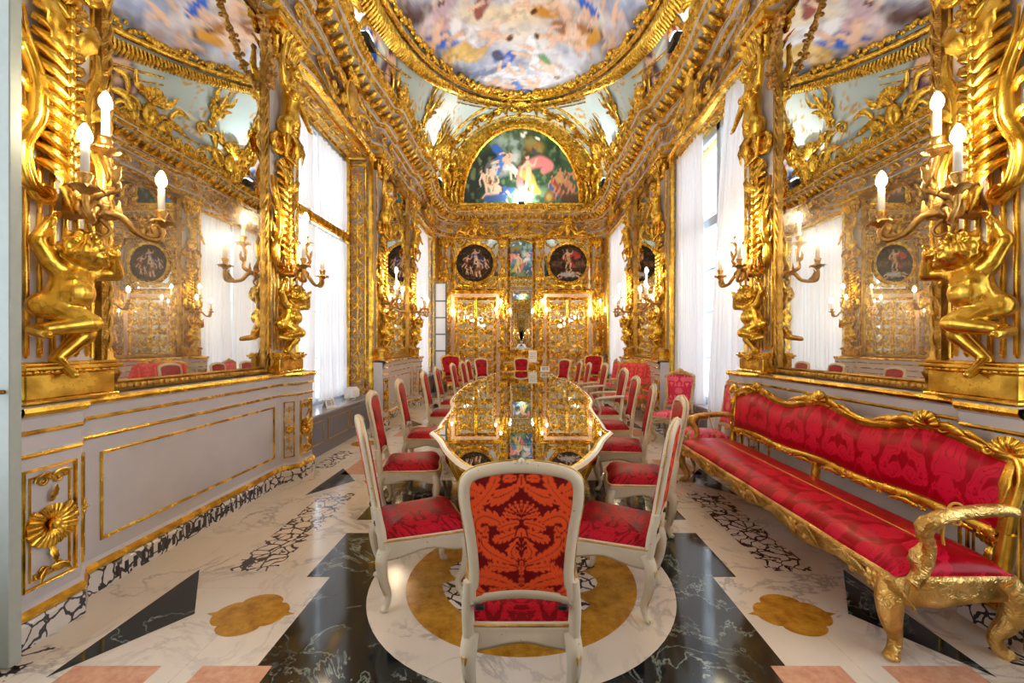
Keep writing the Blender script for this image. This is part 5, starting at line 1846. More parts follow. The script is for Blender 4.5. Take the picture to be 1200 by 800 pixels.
DAM_LIGHT = rgb(240, 88, 40); DAM_DARK = rgb(120, 8, 16)
def paint_damask(P, cx, cz, hw, hh, light=DAM_LIGHT, dark=DAM_DARK):
    """woven palmette damask, u = distance from the centre line, v = -1..1 upwards"""
    P = np.asarray(P)
    u = np.abs(P[:, 0] - cx) / hw; v = (P[:, 1] - cz) / hh
    Q = Painter(np.stack([u * .87, v], 1), dark)
    def frond(pts, r, lob=.5, k=9):
        c = catmull([(a, b, 0) for a, b in pts], 10)
        rr = lerp_list(list(r), len(c))
        r = [x * .8 for x in r]; rr = [x * .8 for x in rr]
        Q.stroke(pts, [x + .028 for x in r], dark, .15, 10, shade=0)
        Q.stroke(pts, r, light, .12, 10, shade=0)
        n = len(c)
        for i in range(2, n - 1):
            if i % max(2, n // k) == 0:
                d = (c[min(n - 1, i + 1)] - c[i - 1]).normalized()
                for s in (1, -1):
                    q = c[i] + Vector((-d.y, d.x, 0)) * s * rr[i] * .85 + d * rr[i] * .3
                    e = q + Vector((-d.y, d.x, 0)) * s * rr[i] * .35 + d * rr[i] * .55
                    Q.stroke([(q.x, q.y), (e.x, e.y)], (rr[i] * lob, rr[i] * lob * .6), light, .15, 4, shade=0)
        Q.stroke(pts, [x * .1 + .004 for x in r], dark, .5, 10, shade=0)
    # top swags
    frond([(.02, .86), (.25, .72), (.5, .66), (.9, .8)], (.05, .1, .13, .12), .4, 10)
    frond([(.95, .42), (.75, .55), (.5, .82), (.42, 1.05)], (.12, .1, .09, .08), .4, 8)
    frond([(0, .98), (.0, .86)], (.06, .07), .5, 3)
    frond([(.12, .96), (.28, .95)], (.06, .05))
    # palmette crown
    for a in (0, .35, .7, 1.05, 1.35):
        frond([(.03 * math.sin(a), .33), (.26 * math.sin(a), .34 + .19 * math.cos(a))], (.03, .055), .4, 3)
        Q.stroke([(.31 * math.sin(a) + .0, .36 + .24 * math.cos(a))], .026, light, .2, shade=0)
    # great upper C-scrolls
    frond([(.05, .02), (.2, .16), (.44, .3), (.64, .36), (.78, .28), (.78, .14), (.66, .1), (.6, .18)], (.05, .09, .11, .1, .09, .075, .06, .04), .5, 14)
    frond([(.08, .26), (.26, .22), (.4, .16)], (.06, .07, .04), .5, 5)
    frond([(.03, .12), (.2, .06), (.36, .0), (.48, -.02)], (.06, .08, .07, .04), .5, 6)
    # central vase of leaves
    frond([(0, .1), (.0, -.1), (0, -.32)], (.1, .16, .06), .3, 6)
    frond([(.06, -.05), (.18, -.22), (.1, -.36)], (.08, .09, .05), .4, 5)
    for a, b in ((-.3, .0), (-.22, .06), (-.14, .05), (-.08, .0)):
        Q.stroke([(0, a), (.02 + b, a + .07)], (.016, .03), dark, .2, 5, shade=0)
    Q.stroke([(0, -.33), (0, 0.0)], (.012, .012), dark, .3, shade=0)
    # lower C-scrolls
    frond([(.06, -.44), (.26, -.36), (.5, -.26), (.66, -.14), (.7, .0), (.6, .02)], (.05, .08, .1, .09, .08, .05), .5, 12)
    frond([(.9, -.3), (.8, -.12), (.86, .06), (.96, .1)], (.08, .08, .08, .07), .5, 6)
    frond([(.12, -.5), (.34, -.48), (.52, -.46), (.62, -.54)], (.05, .08, .07, .05), .5, 6)
    frond([(0, -.4), (0, -.62), (0, -.84)], (.05, .035, .06), .7, 5)
    frond([(.02, -.86), (.3, -.74), (.6, -.66), (.92, -.62)], (.05, .1, .12, .12), .45, 10)
    frond([(.04, -.98), (.3, -.92), (.55, -.9)], (.05, .08, .06), .5, 6)
    frond([(.7, -.92), (.92, -.84)], (.08, .09), .5, 4)
    frond([(.94, .3), (.88, .2)], (.06, .05), .5, 3)
    return Q.C

def cabriole(mb, x, y, z1, h_out, sx, sy, r0=.032, r1=.016, mat=0):
    pts = catmull([(x, y, z1), (x + sx * h_out * .9, y + sy * h_out * .9, z1 - .07), (x + sx * h_out * .55, y + sy * h_out * .55, z1 * .5), (x - sx * h_out * .35, y - sy * h_out * .35, .09), (x - sx * h_out * .1, y - sy * h_out * .1, .035), (x + sx * h_out * .5, y + sy * h_out * .5, .012)], 7)
    mb.tube(pts, [r0 * 1.15, r0 * 1.05, r0 * .8, r1 * 1.15, r1 * 1.1, r1 * 1.3], 10, mat)
    e = pts[-1]
    mb.ell((e.x, e.y, .016), (r1 * 1.35, r1 * 1.35, .016), 8, 6, mat)
    return pts

def make_seat(name, label, cat, frame, accent, fabric, fabric_back=None, wf=.50, wb=.405, dep=.47, zs=.40, ztop=1.065, arms=False, crest=False, damask=False, group=None, bulge_top=.075, carved=False):
    """a Louis XV seat, front = +y, centred on its legs"""
    t = thing(name, label, cat, (0, 0, 0), 0, group)
    yf, yb = dep / 2, -dep / 2
    tilt = .11
    zb0 = zs + .085
    def T(x, y, z):   # lean of the back
        return (x, yb - .0 + y - max(0, z - zs + .02) * tilt / (.62) * 1.0, z)
    hw = wb / 2 + .012
    # back outline, counter-clockwise seen from the front (x to the right, z up) -> viewed from +y x is mirrored, symmetric anyway
    o = [(0, zb0 + .03), (hw * .6, zb0 + .018), (hw * .97, zb0), (hw * .93, zb0 + .14), (hw * .985, zb0 + .3), (hw * 1.06, zb0 + .42), (hw * 1.04, ztop - .075), (hw * .84, ztop - .03), (hw * .45, ztop - .008), (0, ztop)]
    o = o + [(-x, z) for x, z in reversed(o[1:-1])]
    out = smooth_outline(o, 6)
    nr = outline_normals(out)
    path = [(x, 0, z) for x, z in out]; nn = [Vector((a, 0, b)) for a, b in nr]
    f = MB()
    prof = [(-.044, -.016), (-.044, .012), (-.036, .02), (-.012, .022), (-.002, .014), (0, -.0), (-.004, -.016), (-.03, -.022)]
    f.sweep_smooth(path, nn, prof, 0, True, (0, 1, 0))
    # uprights from the rail to the back frame
    for s in (1, -1):
        f.tube([(s * hw * .95, 0, zs - .05), (s * hw * .97, 0, zb0 - .02), (s * hw * .94, 0, zb0 + .1)], [.026, .024, .02], 8)
    f.warp(T)
    f.build('back_frame', frame, t)
    if crest:
        c = MB()
        shell(c, 0, ztop - .01, .06, .015, .1, PI - .1, 7)
        for s in (1, -1):
            scroll_leaf(c, (s * .02, ztop - .005), (s * hw * .75, ztop - .03), .08 * s, .022, .018, 5); volute(c, s * .09, ztop - .012, .028, .009, 1.4, PI if s > 0 else 0, s, .018)
            rosette(c, s * hw * .98, ztop - .09, .03, .015)
        rosette(c, 0, zb0 + .03, .03, .015)
        c.warp(T); c.build('carved_crest', accent, t)
    else:
        c = MB()
        c.leaf([(0, .018, ztop - .045), (0, .026, ztop - .015), (0, .012, ztop + .01)], .02, (0, 1, 0), 2)
        c.ell((0, 0, ztop - .003), (.014, .02, .013), 8, 6)
        for s in (1, -1): c.ell((s * .022, 0, ztop - .006), (.016, .019, .008), 8, 6)
        c.warp(T); c.build('finial', frame, t)
    # gilt line on the inner edge of the back
    g = MB()
    g.tube([(x, .019, z) for x, z in inset(out, .038)], .0045, 5, 0, closed=True)
    g.tube([(x, .004, z) for x, z in inset(out, -.002)], .0035, 5, 0, closed=True)
    g.warp(T); g.build('gilt_line', accent, t)
    pin = inset(out, .04)
    p = pad_mesh(pin, .03, .006, 1); p.warp(T)
    p.build('back_pad', fabric, t)
    # rear panel
    if damask:
        rings, m = 92, 300
        rs = []
        base = [Vector((x, 0, z)) for x, z in inset(out, .042)]
        L = len(base)
        per = []
        for k in range(m):
            q = k / m * L; i = int(q) % L; fr = q - int(q)
            per.append(base[i] * (1 - fr) + base[(i + 1) % L] * fr)
        cz = (zb0 + ztop) / 2
        P = []
        for i in range(rings + 1):
            fct = max(1 - i / rings, .002)
            rs.append([(q.x * fct, -.018 - .006 * (1 - fct ** 3), cz + (q.z - cz) * fct) for q in per])
            P += [(a[0], a[2]) for a in rs[-1]]
        p = MB(); p.quadgrid(rs, 0, True, closed_v=True); p.warp(T)
        ob = p.build('back_cover', M['woven'], t)
        paint_mesh(ob.data, paint_damask(P, 0, cz - .005, hw - .03, (ztop - zb0) / 2 - .045))
    else:
        p = pad_mesh(pin, .006, -.018, -1, 5); p.warp(T)
        p.build('back_cover', fabric_back or fabric, t)
    if damask:
        for s in (1, -1):
            b = MB(); b.box((s * hw * .74 - .018, -.028, zb0 - .012), (s * hw * .74 + .018, -.012, zb0 + .01), 0, .004)
            b.tube([(s * hw * .74 - .008, -.03, zb0 - .002), (s * hw * .74 - .008, -.026, zb0 - .002)], .005, 6)
            b.warp(T); b.build('iron_bracket', M['black'], t)
    # seat: rail, pad
    so = [(0, yf + .012), (wf * .3, yf + .02), (wf * .5, yf - .0), (wf * .52, yf - .06), (wf * .49, 0), (wb / 2 + .02, yb + .03), (wb / 2 + .012, yb - .005), (wb * .3, yb - .012), (0, yb - .012)]
    so = so + [(-x, y) for x, y in reversed(so[1:-1])]
    so = [(x, y) for x, y in reversed(so)]
    ro = smooth_outline(so, 5); rn = outline_normals(ro)
    if rn[0][0] * ro[0][0] + rn[0][1] * (ro[0][1]) < 0:
        ro = list(reversed(ro)); rn = outline_normals(ro)
    r = MB()
    rows = []
    for (q, n) in zip(ro, rn):
        ang = math.atan2(q[1] / dep, q[0] / wf)
        dz = .018 * math.cos(4 * ang) - .004
        a = []
        for off, z in ((-.03, zs - .085 + dz), (-.004, zs - .088 + dz), (.004, zs - .07 + dz), (-.004, zs - .045), (.004, zs - .02), (.002, zs), (-.012, zs + .006), (-.05, zs + .004)):
            a.append((q[0] + n[0] * off, q[1] + n[1] * off, z))
        rows.append(a)
    r.quadgrid(rows, 0, True, closed_u=True, closed_v=True)
    if carved:
        for s in (1, -1):
            scroll_leaf(r, (s * .03, zs - .05), (s * .2, zs - .04), .15 * s, .022, yf + .02, 4)
        rosette(r, 0, zs - .055, .04, yf + .02)
    r.build('seat_rail', frame, t)
    g = MB(); g.tube([(q[0] + n[0] * .003, q[1] + n[1] * .003, zs - .001) for q, n in zip(ro, rn)], .0055, 5, 0, closed=True)
    g.build('gilt_line', accent, t)
    rows = []
    for i in range(11):
        fct = max(1 - i / 10, .003)
        h = zs + .004 + bulge_top * (1 - fct ** 3.2) ** .55
        rows.append([((q[0] - n[0] * .01) * fct, (q[1] - n[1] * .01) * fct, h) for q, n in zip(ro, rn)])
    p = MB(); p.quadgrid(rows, 0, True, closed_v=True)
    p.build('seat', fabric, t)
    for (x, y, sx, sy, o_) in ((wf / 2 - .03, yf - .035, 1, 1, .035), (-wf / 2 + .03, yf - .035, -1, 1, .035), (wb / 2 - .01, yb + .015, .5, -1, .03), (-wb / 2 + .01, yb + .015, -.5, -1, .03)):
        l = MB()
        pts = cabriole(l, x, y, zs - .04, o_, sx, sy)
        lo = l.build('leg', frame, t)
        g = MB()
        g.tube([q + Vector((sx * .022, sy * .022, 0)) for q in pts[4:-14]], [.005, .004, .003], 5)
        g.leaf([(x + sx * .03, y + sy * .03, zs - .07), (x + sx * .055, y + sy * .055, zs - .11), (x + sx * .05, y + sy * .05, zs - .17)], .016, (sx, sy, 0), 3)
        g.build('gilt_line', accent, lo)
    if arms:
        for s in (1, -1):
            a = MB()
            za = zs + .25
            b = T(s * hw * .97, .0, za + .03)
            pts = catmull([b, (s * (hw + .045), b[1] + .12, za + .035), (s * (wf / 2 + .045), .06, za + .01), (s * (wf / 2 + .05), .11, za - .015), (s * (wf / 2 + .03), .09, za - .06), (s * (wf / 2 + .0), .04, zs + .08), (s * (wf / 2 - .012), .07, zs - .03)], 7)
            a.tube(pts, [.018, .021, .022, .024, .02, .018, .022], 9)
            volute(a, 0, 0, .0001, .0001) if False else None
            ao = a.build('arm', frame, t)
            if carved:
                pd = MB(); pd.ell((s * (hw + .05), -.02, za + .05), (.026, .09, .018), 10, 6); pd.build('arm_pad', fabric, ao)
    return t

GRP = None
chair0 = make_seat('dining_chair', 'cream framed chair with its orange damask back to the camera at the near table end', 'chair', M['cream'], M['gold_chair'], M['damask'], damask=True, group='red damask chairs around the long table')
def face(dx, dy):   # rotation so that +y points along (dx, dy)
    return math.atan2(dy, dx) - PI / 2
# (x, y) of the seat centre, facing direction, label
spots = [
    (-.63, 2.64, (.85, .38), 'nearest cream chair on the left side of the table, angled toward it'),
    (-.99, 3.86, (.98, .16), 'second cream chair from the camera along the left side of the table'),
    (-1.1, 5.08, (.99, .1), 'third cream chair from the camera along the left side of the table'),
    (-1.14, 6.52, (.99, .06), 'fourth cream chair from the camera along the left side, past the far left pier base'),
    (-1.2, 7.74, (1, .0), 'fifth cream chair along the left table side, in front of the far left bay'),
    (-1.12, 9.05, (1, -.06), 'sixth cream chair along the left side, before the dark red armchair'),
    (-1.06, 10.05, (1, -.1), 'seventh cream chair along the left side, before the left door'),
    (-1.04, 10.9, (1, -.15), 'last cream chair along the left side of the table, before the left door'),
    (-.96, 11.95, (.6, -.8), 'small far cream chair at the table corner in front of the left door'),
    (0, 12.35, (0, -1), 'far cream chair at the head of the table under the tall central mirror'),
    (.93, 11.4, (-.75, -.66), 'small far cream chair at the table corner in front of the right door'),
    (1.08, 10.3, (-1, -.1), 'eighth cream chair along the right side, second from its far end'),
    (1.16, 9.45, (-1, -.05), 'seventh cream chair along the right side, just beyond the armchairs'),
    (1.14, 5.55, (-1, .06), 'fourth cream chair along the right side, in front of the nearer armchair'),
    (1.03, 4.5, (-.99, .22), 'third cream chair from the camera along the right side, edge-on, in front of the settee'),
    (.95, 3.5, (-.97, .16), 'second cream chair from the camera along the right side of the table'),
    (.55, 2.55, (-.88, .42), 'nearest cream chair on the right side of the table, its side to the camera'),
]
chair0.location = (0.0, 1.90, 0); chair0.rotation_euler = (0, 0, 0)
for x, y, (dx, dy), lb in spots:
    dup(chair0, (x, y, 0), face(dx, dy), lb)
arm0 = make_seat('dining_armchair', 'cream armchair on the right side of the table, the nearer of the two armchairs', 'armchair', M['cream'], M['gold_chair'], M['damask'], wf=.58, wb=.5, dep=.52, ztop=1.1, arms=True, group='cream armchairs at the table')
arm0.location = (1.24, 6.72, 0); arm0.rotation_euler = (0, 0, face(-1, .04))
dup(arm0, (1.27, 8.35, 0), face(-1, .0), 'cream armchair on the right side of the table, the farther of the two armchairs')
# seats standing along the walls
g0 = make_seat('side_chair', 'carved gilt chair with rose damask standing against the white curtain at the right window', 'chair', M['cream_gilt'], M['gold_chair'], M['damask_pink'], wf=.5, wb=.43, dep=.46, zs=.38, ztop=1.04, crest=True, carved=True, group='carved gilt chairs by the right window')
g0.location = (2.31, 6.5, 0); g0.rotation_euler = (0, 0, face(-.62, -.78))
dup(g0, (2.2, 5.12, 0), face(-.99, .1), 'carved gilt chair with rose seat beside the far end of the red sofa')
dup(g0, (2.2, 11.3, 0), face(-1, -.1), 'carved gilt chair before the last right curtain, a thin red back beyond the settee')
a0 = make_seat('gilt_armchair', 'deep red gilt armchair in front of the open shutter near the left door', 'armchair', M['gold_chair'], M['gold'], M['damask'], wf=.62, wb=.54, dep=.54, ztop=1.14, arms=True, crest=True, carved=True, group='gilt armchairs by the end wall')
a0.location = (-1.92, 12.35, 0); a0.rotation_euler = (0, 0, face(.5, -.86))
dup(a0, (2.0, 12.6, 0), face(-.5, -.86), 'red gilt armchair in the far right corner beside the right door')
s0 = make_seat('settee', 'small coral settee with a wide gilt back against the far right pier', 'settee', M['gold_chair'], M['gold'], M['damask_coral'], wf=1.26, wb=1.16, dep=.56, zs=.41, ztop=1.12, arms=True, crest=True, carved=True)
s0.location = (2.08, 8.75, 0); s0.rotation_euler = (0, 0, face(-.9, -.42))

# ---------------------------------------------------------------- long sofa
def make_sofa():
    t = thing('sofa', 'long red damask sofa with carved gilt frame against the right wall', 'sofa', (0, 0, 0), 0)
    Lh = 1.33; zs = .40; ztop = 1.06; zb = .53
    def T(x, y, z): return (x, y - .25 - (z - .4) * .11, z)
    def crest(x):
        u = abs(x) / Lh
        return ztop - .035 + .035 * math.cos(u * 3 * PI) * 1.0 - .02 * u
    top = [(Lh * (1 - 2 * k / 40), crest(Lh * (1 - 2 * k / 40))) for k in range(1, 40)]
    o = [(Lh * .985, zb), (Lh * 1.0, zb + .16), (Lh * 1.02, zb + .32), (Lh * 1.0, ztop - .1)] + top + [(-Lh * 1.0, ztop - .1), (-Lh * 1.02, zb + .32), (-Lh * 1.0, zb + .16), (-Lh * .985, zb)]
    bot = [(-Lh * .985 + 2 * Lh * .985 * k / 30, zb + .02 * math.sin(PI * k / 30 * 3) ** 2 + .012) for k in range(1, 30)]
    out = smooth_outline(o + bot, 2)
    nr = outline_normals(out); nn = [Vector((a, 0, b)) for a, b in nr]
    f = MB()
    prof = [(-.06, -.02), (-.06, .012), (-.05, .026), (-.03, .02), (-.014, .03), (0, .012), (0, -.014), (-.03, -.026)]
    f.sweep_smooth([(x, 0, z) for x, z in out], nn, prof, 0, True, (0, 1, 0))
    for s in (1, -1):
        f.tube([(s * Lh * .97, 0, zs - .06), (s * Lh * .98, 0, zb + .06)], [.04, .032], 8)
    f.tube([(0, 0, zs - .06), (0, 0, zb + .04)], [.035, .03], 8)
    f.warp(T); f.build('back_frame', M['gold'], t)
    for x in (-Lh * .66, 0, Lh * .66, -Lh * .98, Lh * .98):
        c = MB()
        z = crest(x) - .028 if abs(x) < 1.2 else ztop - .1
        shell(c, x, z + .0, .085, .024, .1, PI - .1, 7)
        for s in (1, -1):
            volute(c, x + s * .1, z + .005, .035, .012, 1.4, PI if s > 0 else 0, s, .026)
            if abs(x) < 1.2:
                scroll_leaf(c, (x + s * .03, z), (x + s * .24, z + .0), .1 * s, .03, .024, 5); scroll_leaf(c, (x + s * .13, z - .01), (x + s * .36, z - .025), .08 * s, .022, .022, 5)
            else:
                scroll_leaf(c, (x, z - .03), (x, z - .24), 0, .03, .024, 5)
        c.warp(T); c.build('carved_crest', M['gold'], t)
    c = MB()
    for k in range(9):
        x = -Lh * .9 + k * Lh * .225
        rosette(c, x, zb - .0 + .03, .028, .02, 5); scroll_leaf(c, (x + .03, zb + .02), (x + .2, zb + .025), .08, .018, .022, 4)
    c.warp(T); c.build('carved_rail', M['gold'], t)
    ins = inset(out, .052)
    def span(x):
        zz = []
        for i in range(len(ins)):
            a, b = ins[i], ins[(i + 1) % len(ins)]
            if (a[0] - x) * (b[0] - x) <= 0 and abs(a[0] - b[0]) > 1e-7:
                zz.append(a[1] + (b[1] - a[1]) * (x - a[0]) / (b[0] - a[0]))
        return min(zz), max(zz)
    xm = min(max(p_[0] for p_ in ins), -min(p_[0] for p_ in ins)) - .012
    rows = []
    for i in range(121):
        u = math.sin((i / 120 - .5) * PI); x = xm * u
        lo_, hi_ = span(x)
        row = []
        for j in range(25):
            v = .5 - .5 * math.cos(PI * j / 24)
            h = .05 * ((1 - abs(2 * v - 1) ** 3) * (1 - abs(u) ** 14)) ** .6
            row.append((x, .002 + h, lo_ + (hi_ - lo_) * v))
        rows.append(row)
    p = MB(); p.quadgrid(rows, 0, True)
    p.warp(T); p.build('back_pad', M['damask_sofa'], t)
    p = pad_mesh(inset(out, .052), .006, -.02, -1, 4); p.warp(T); p.build('back_cover', M['damask_sofa'], t)
    # front and side rail
    yf = .29; yb = -.27
    r = MB(); rows = []
    path = [(-Lh, yb), (-Lh - .01, -.1), (-Lh - .02, .1), (-Lh, yf - .03)] + [(-Lh + .03 + (2 * Lh - .06) * k / 60, yf + .015 * math.sin(PI * k / 60 * 4) ** 2) for k in range(61)] + [(Lh, yf - .03), (Lh + .02, .1), (Lh + .01, -.1), (Lh, yb)] + [(Lh - 2 * Lh * k / 12, yb - .005) for k in range(1, 12)]
    path = list(reversed(path))
    nn2 = outline_normals(path)
    if nn2[len(path) // 3][1] * path[len(path) // 3][1] < 0: nn2 = [(-a, -b) for a, b in nn2]
    for q, n in zip(path, nn2):
        u = q[0] / Lh
        dz = -.03 * math.cos(u * 4 * PI) if q[1] > 0 else -.01
        rows.append([(q[0] + n[0] * o_, q[1] + n[1] * o_, z) for o_, z in ((-.03, zs - .1 + dz), (0, zs - .105 + dz), (.012, zs - .08 + dz * .6), (.0, zs - .05), (.014, zs - .02), (.004, zs + .006), (-.04, zs + .006))])
    r.quadgrid(rows, 0, True, closed_u=True, closed_v=True)
    for k in range(-2, 3):
        x = k * Lh * .46
        rosette(r, x, zs - .065, .05, yf + .02, 6)
        for s in (1, -1):
            scroll_leaf(r, (x + s * .04, zs - .06), (x + s * .28, zs - .05), .12 * s, .03, yf + .02, 5); volute(r, x + s * .12, zs - .075, .035, .01, 1.4, PI if s > 0 else 0, -s, yf + .02)
    r.build('seat_rail', M['gold_chair'], t)
    rows = []
    po = [(q[0] - n[0] * .012, q[1] - n[1] * .012) for q, n in zip(path, nn2)]
    for i in range(101):
        u = math.sin((i / 100 - .5) * PI); x = (Lh + .005) * u
        row = []
        for j in range(29):
            v = -math.cos(PI * j / 28)
            y = (yf + yb) / 2 + (yf - yb) / 2 * v * (1 + .02 * (v > 0) * math.sin(4 * PI * (u + 1) / 2) ** 2)
            row.append((x, y, zs + .004 + .085 * ((1 - abs(v) ** 3.4) * (1 - abs(u) ** 18)) ** .5))
        rows.append(row)
    p = MB(); p.quadgrid(rows, 0, True); p.build('seat', M['damask_sofa'], t)
    for (x, y, sx, sy) in ((Lh - .04, yf - .03, .7, 1), (-Lh + .04, yf - .03, -.7, 1), (Lh - .04, yb + .02, .5, -.9), (-Lh + .04, yb + .02, -.5, -.9), (0, yb + .04, .0, -.6)):
        l = MB(); cabriole(l, x, y, zs - .04, .05, sx, sy, .055, .026)
        l.leaf(catmull([(x + sx * .05, y + sy * .05, zs - .05), (x + sx * .095, y + sy * .095, zs - .12), (x + sx * .07, y + sy * .07, zs - .24)], 4), .035, (sx, sy, 0), 4)
        if y > 0: rosette(l, x, zs - .06, .045, y + .05)
        l.build('leg', M['gold_chair'], t)
    for s in (1, -1):
        a = MB()
        pts = catmull([T(s * Lh * .99, 0, .70), (s * (Lh + .01), -.16, .715), (s * (Lh + .02), .03, .70), (s * (Lh + .03), .13, .675), (s * (Lh + .015), .165, .62), (s * (Lh - .01), .12, .53), (s * (Lh - .01), .15, .44), (s * (Lh - .005), .22, .37)], 7)
        a.tube(pts, [.026, .03, .032, .036, .034, .028, .034, .045], 10)
        volute(a, 0, 0, .001, .001, n=3) if False else None
        a.leaf(catmull([(s * (Lh + .03), .1, .71), (s * (Lh + .035), .2, .67), (s * (Lh + .02), .2, .58)], 4), .035, (0, 1, .4), 4)
        a.leaf(catmull([(s * (Lh + .01), .2, .42), (s * (Lh + .01), .21, .5), (s * (Lh + .0), .16, .57)], 4), .04, (0, 1, .2), 4)
        a.build('arm', M['gold_chair'], t)
    return t
sofa = make_sofa()
sofa.location = (2.03, 3.32, 0); sofa.rotation_euler = (0, 0, PI / 2)

# cord tied from arm to arm across the sofa seat
def cord():
    mb = MB()
    def S(x, y, z): return (2.03 - y, 3.32 + x, z)
    pts = []
    def loop(x):
        return [S(x, .02 + .045 * math.cos(a), .70 + .05 * math.sin(a)) for a in (3.4, 2.2, 1.2, 0, -1.0, -2.0)]
    pts += loop(1.345)
    n = 40
    for i in range(n + 1):
        x = 1.30 - 2.6 * i / n
        e = min(1, min(i, n - i) / 3.0)
        pts.append(S(x, .0 - .02 * e, .70 - .213 * e ** .6))
    pts += list(reversed(loop(-1.345)))
    mb.tube(catmull(pts, 4), .0055, 6)
    mb.tube(catmull([S(-1.345, .055, .71), S(-1.35, .085, .62), S(-1.35, .08, .56)], 5), .006, 6)
    mb.tube(catmull([S(1.345, .06, .70), S(1.33, .1, .6), S(1.34, .09, .52)], 5), .005, 6)
    o = mb.build('barrier_cord', M['cord'])
    tag(o, 'thin yellow cord tied between the arms across the red sofa', 'cord')
cord()

# ---------------------------------------------------------------- the long table
def make_table():
    t = thing('dining_table', 'long serpentine table with a mirror-glass top and ivory and gold rim', 'table', (0, 7.0, 0), 0)
    zt = .735
    half = [(0, -4.58), (.2, -4.55), (.36, -4.42), (.52, -4.08), (.64, -3.72), (.735, -3.50), (.765, -3.43), (.74, -3.3), (.765, -2.95), (.79, -2.4), (.83, -1.95), (.92, -1.5), (.965, -1.0), (.985, -.5), (.985, 0)]
    right = half + [(x, -y) for x, y in reversed(half[:-1])]
    pts = right + [(-x, y) for x, y in reversed(right[1:-1])]
    out = [(p.x, p.z) for p in catmull([(x, 0, y) for x, y in pts], 4, True)]
    nr = outline_normals(out)
    rim = MB()
    path = [(x, y, zt) for x, y in out]; nn = [Vector((a, b, 0)) for a, b in nr]
    prof = [(-.062, .0), (-.052, .012), (-.044, .008), (-.03, .016), (-.01, .014), (.004, .0), (.002, -.014), (-.01, -.026), (-.026, -.04), (-.08, -.046)]
    rim.sweep(path, nn, prof, [1, 1, 1, 0, 0, 1, 0, 1, 0], True, True)
    rim.build('rim', [M['table_rim'], M['gold']], t, (0, 0, 0))
    # glass in panes with fine joints
    pin = inset(out, .052)
    g = MB()
    ys = [-4.6, -3.8, -2.76, -1.4, 0, 1.4, 2.76, 3.8, 4.6]
    def clip(poly, y0, y1):
        for sgn, lim in ((1, y0), (-1, -y1)):
            res = []
            for i in range(len(poly)):
                a, b = poly[i], poly[(i + 1) % len(poly)]
                fa, fb = sgn * a[1] - lim, sgn * b[1] - lim
                if fa >= 0: res.append(a)
                if (fa >= 0) != (fb >= 0):
                    k = fa / (fa - fb); res.append((a[0] + (b[0] - a[0]) * k, a[1] + (b[1] - a[1]) * k))
            poly = res
        return poly
    for a, b in zip(ys[:-1], ys[1:]):
        q = clip(pin, a + .003, b - .003)
        if len(q) > 2: g.poly([(x, y, zt + .004) for x, y in q], 0)
    g.build('glass_top', M['tabletop'], t)
    w = MB()
    w.poly([(x, y, zt - .0) for x, y in inset(out, .05)], 0); w.poly([(x, y, zt - .045) for x, y in reversed(inset(out, .06))], 0)
    ap = inset(out, .16)
    w.sweep([(x, y, 0) for x, y in ap], [Vector((a, b, 0)) for a, b in nr], [(0, zt - .05), (.01, zt - .08), (-.005, zt - .11), (.0, zt - .15), (-.02, zt - .155)], 0, True, True)
    w.build('apron', M['gold_dull'], t)
    for y in (-3.5, -1.2, 1.2, 3.5):
        for s in (1, -1):
            l = MB()
            x = .5 if abs(y) > 2 else .7
            l.tube(catmull([(s * x, y, .66), (s * (x + .05), y, .56), (s * (x - .02), y, .36), (s * (x - .1), y, .16), (s * (x - .05), y, .05), (s * x, y, 0)], 6), [.07, .065, .045, .036, .04, .055], 10)
            l.leaf(catmull([(s * (x + .06), y, .64), (s * (x + .11), y, .55), (s * (x + .03), y, .4)], 4), .05, (s, 0, 0), 4)
            l.build('leg', M['gold'], t)
    return t
make_table()

def card(label, loc, w=.16, h=.2, rz=0.0):
    t = thing('card', label, 'sign', loc, rz)
    m = MB()
    m.quadgrid([[(-w / 2, -.04, 0), (w / 2, -.04, 0)], [(-w / 2, 0, h), (w / 2, 0, h)], [(-w / 2, .045, 0), (w / 2, .045, 0)]], 0, False)
    md = m.build('folded_card', M['card'], t)
    s = MB()
    for k in range(4):
        z = h * (.75 - .14 * k)
        y = -.04 + .04 * z / h - .002
        for a, b in ((-.35, .1 - .07 * (k % 2)), (.14, .34)):
            s.quadgrid([[(w * a, y, z), (w * b, y, z)], [(w * a, y + .0024, z + .012), (w * b, y + .0024, z + .012)]], 0, False)
    s.build('text_lines', M['grey_dark'], t)
card('white folded card standing on the console at the right of the tall mirror', (.36, Y1 - .25, .9), .26, .36)
card('small white folded card at the far end of the long table', (.62, 11.2, .742), .24, .14)
card('small white folded card on the left window sill before the curtain', (-W - .1, 6.15, SILL), .2, .13, R(75))

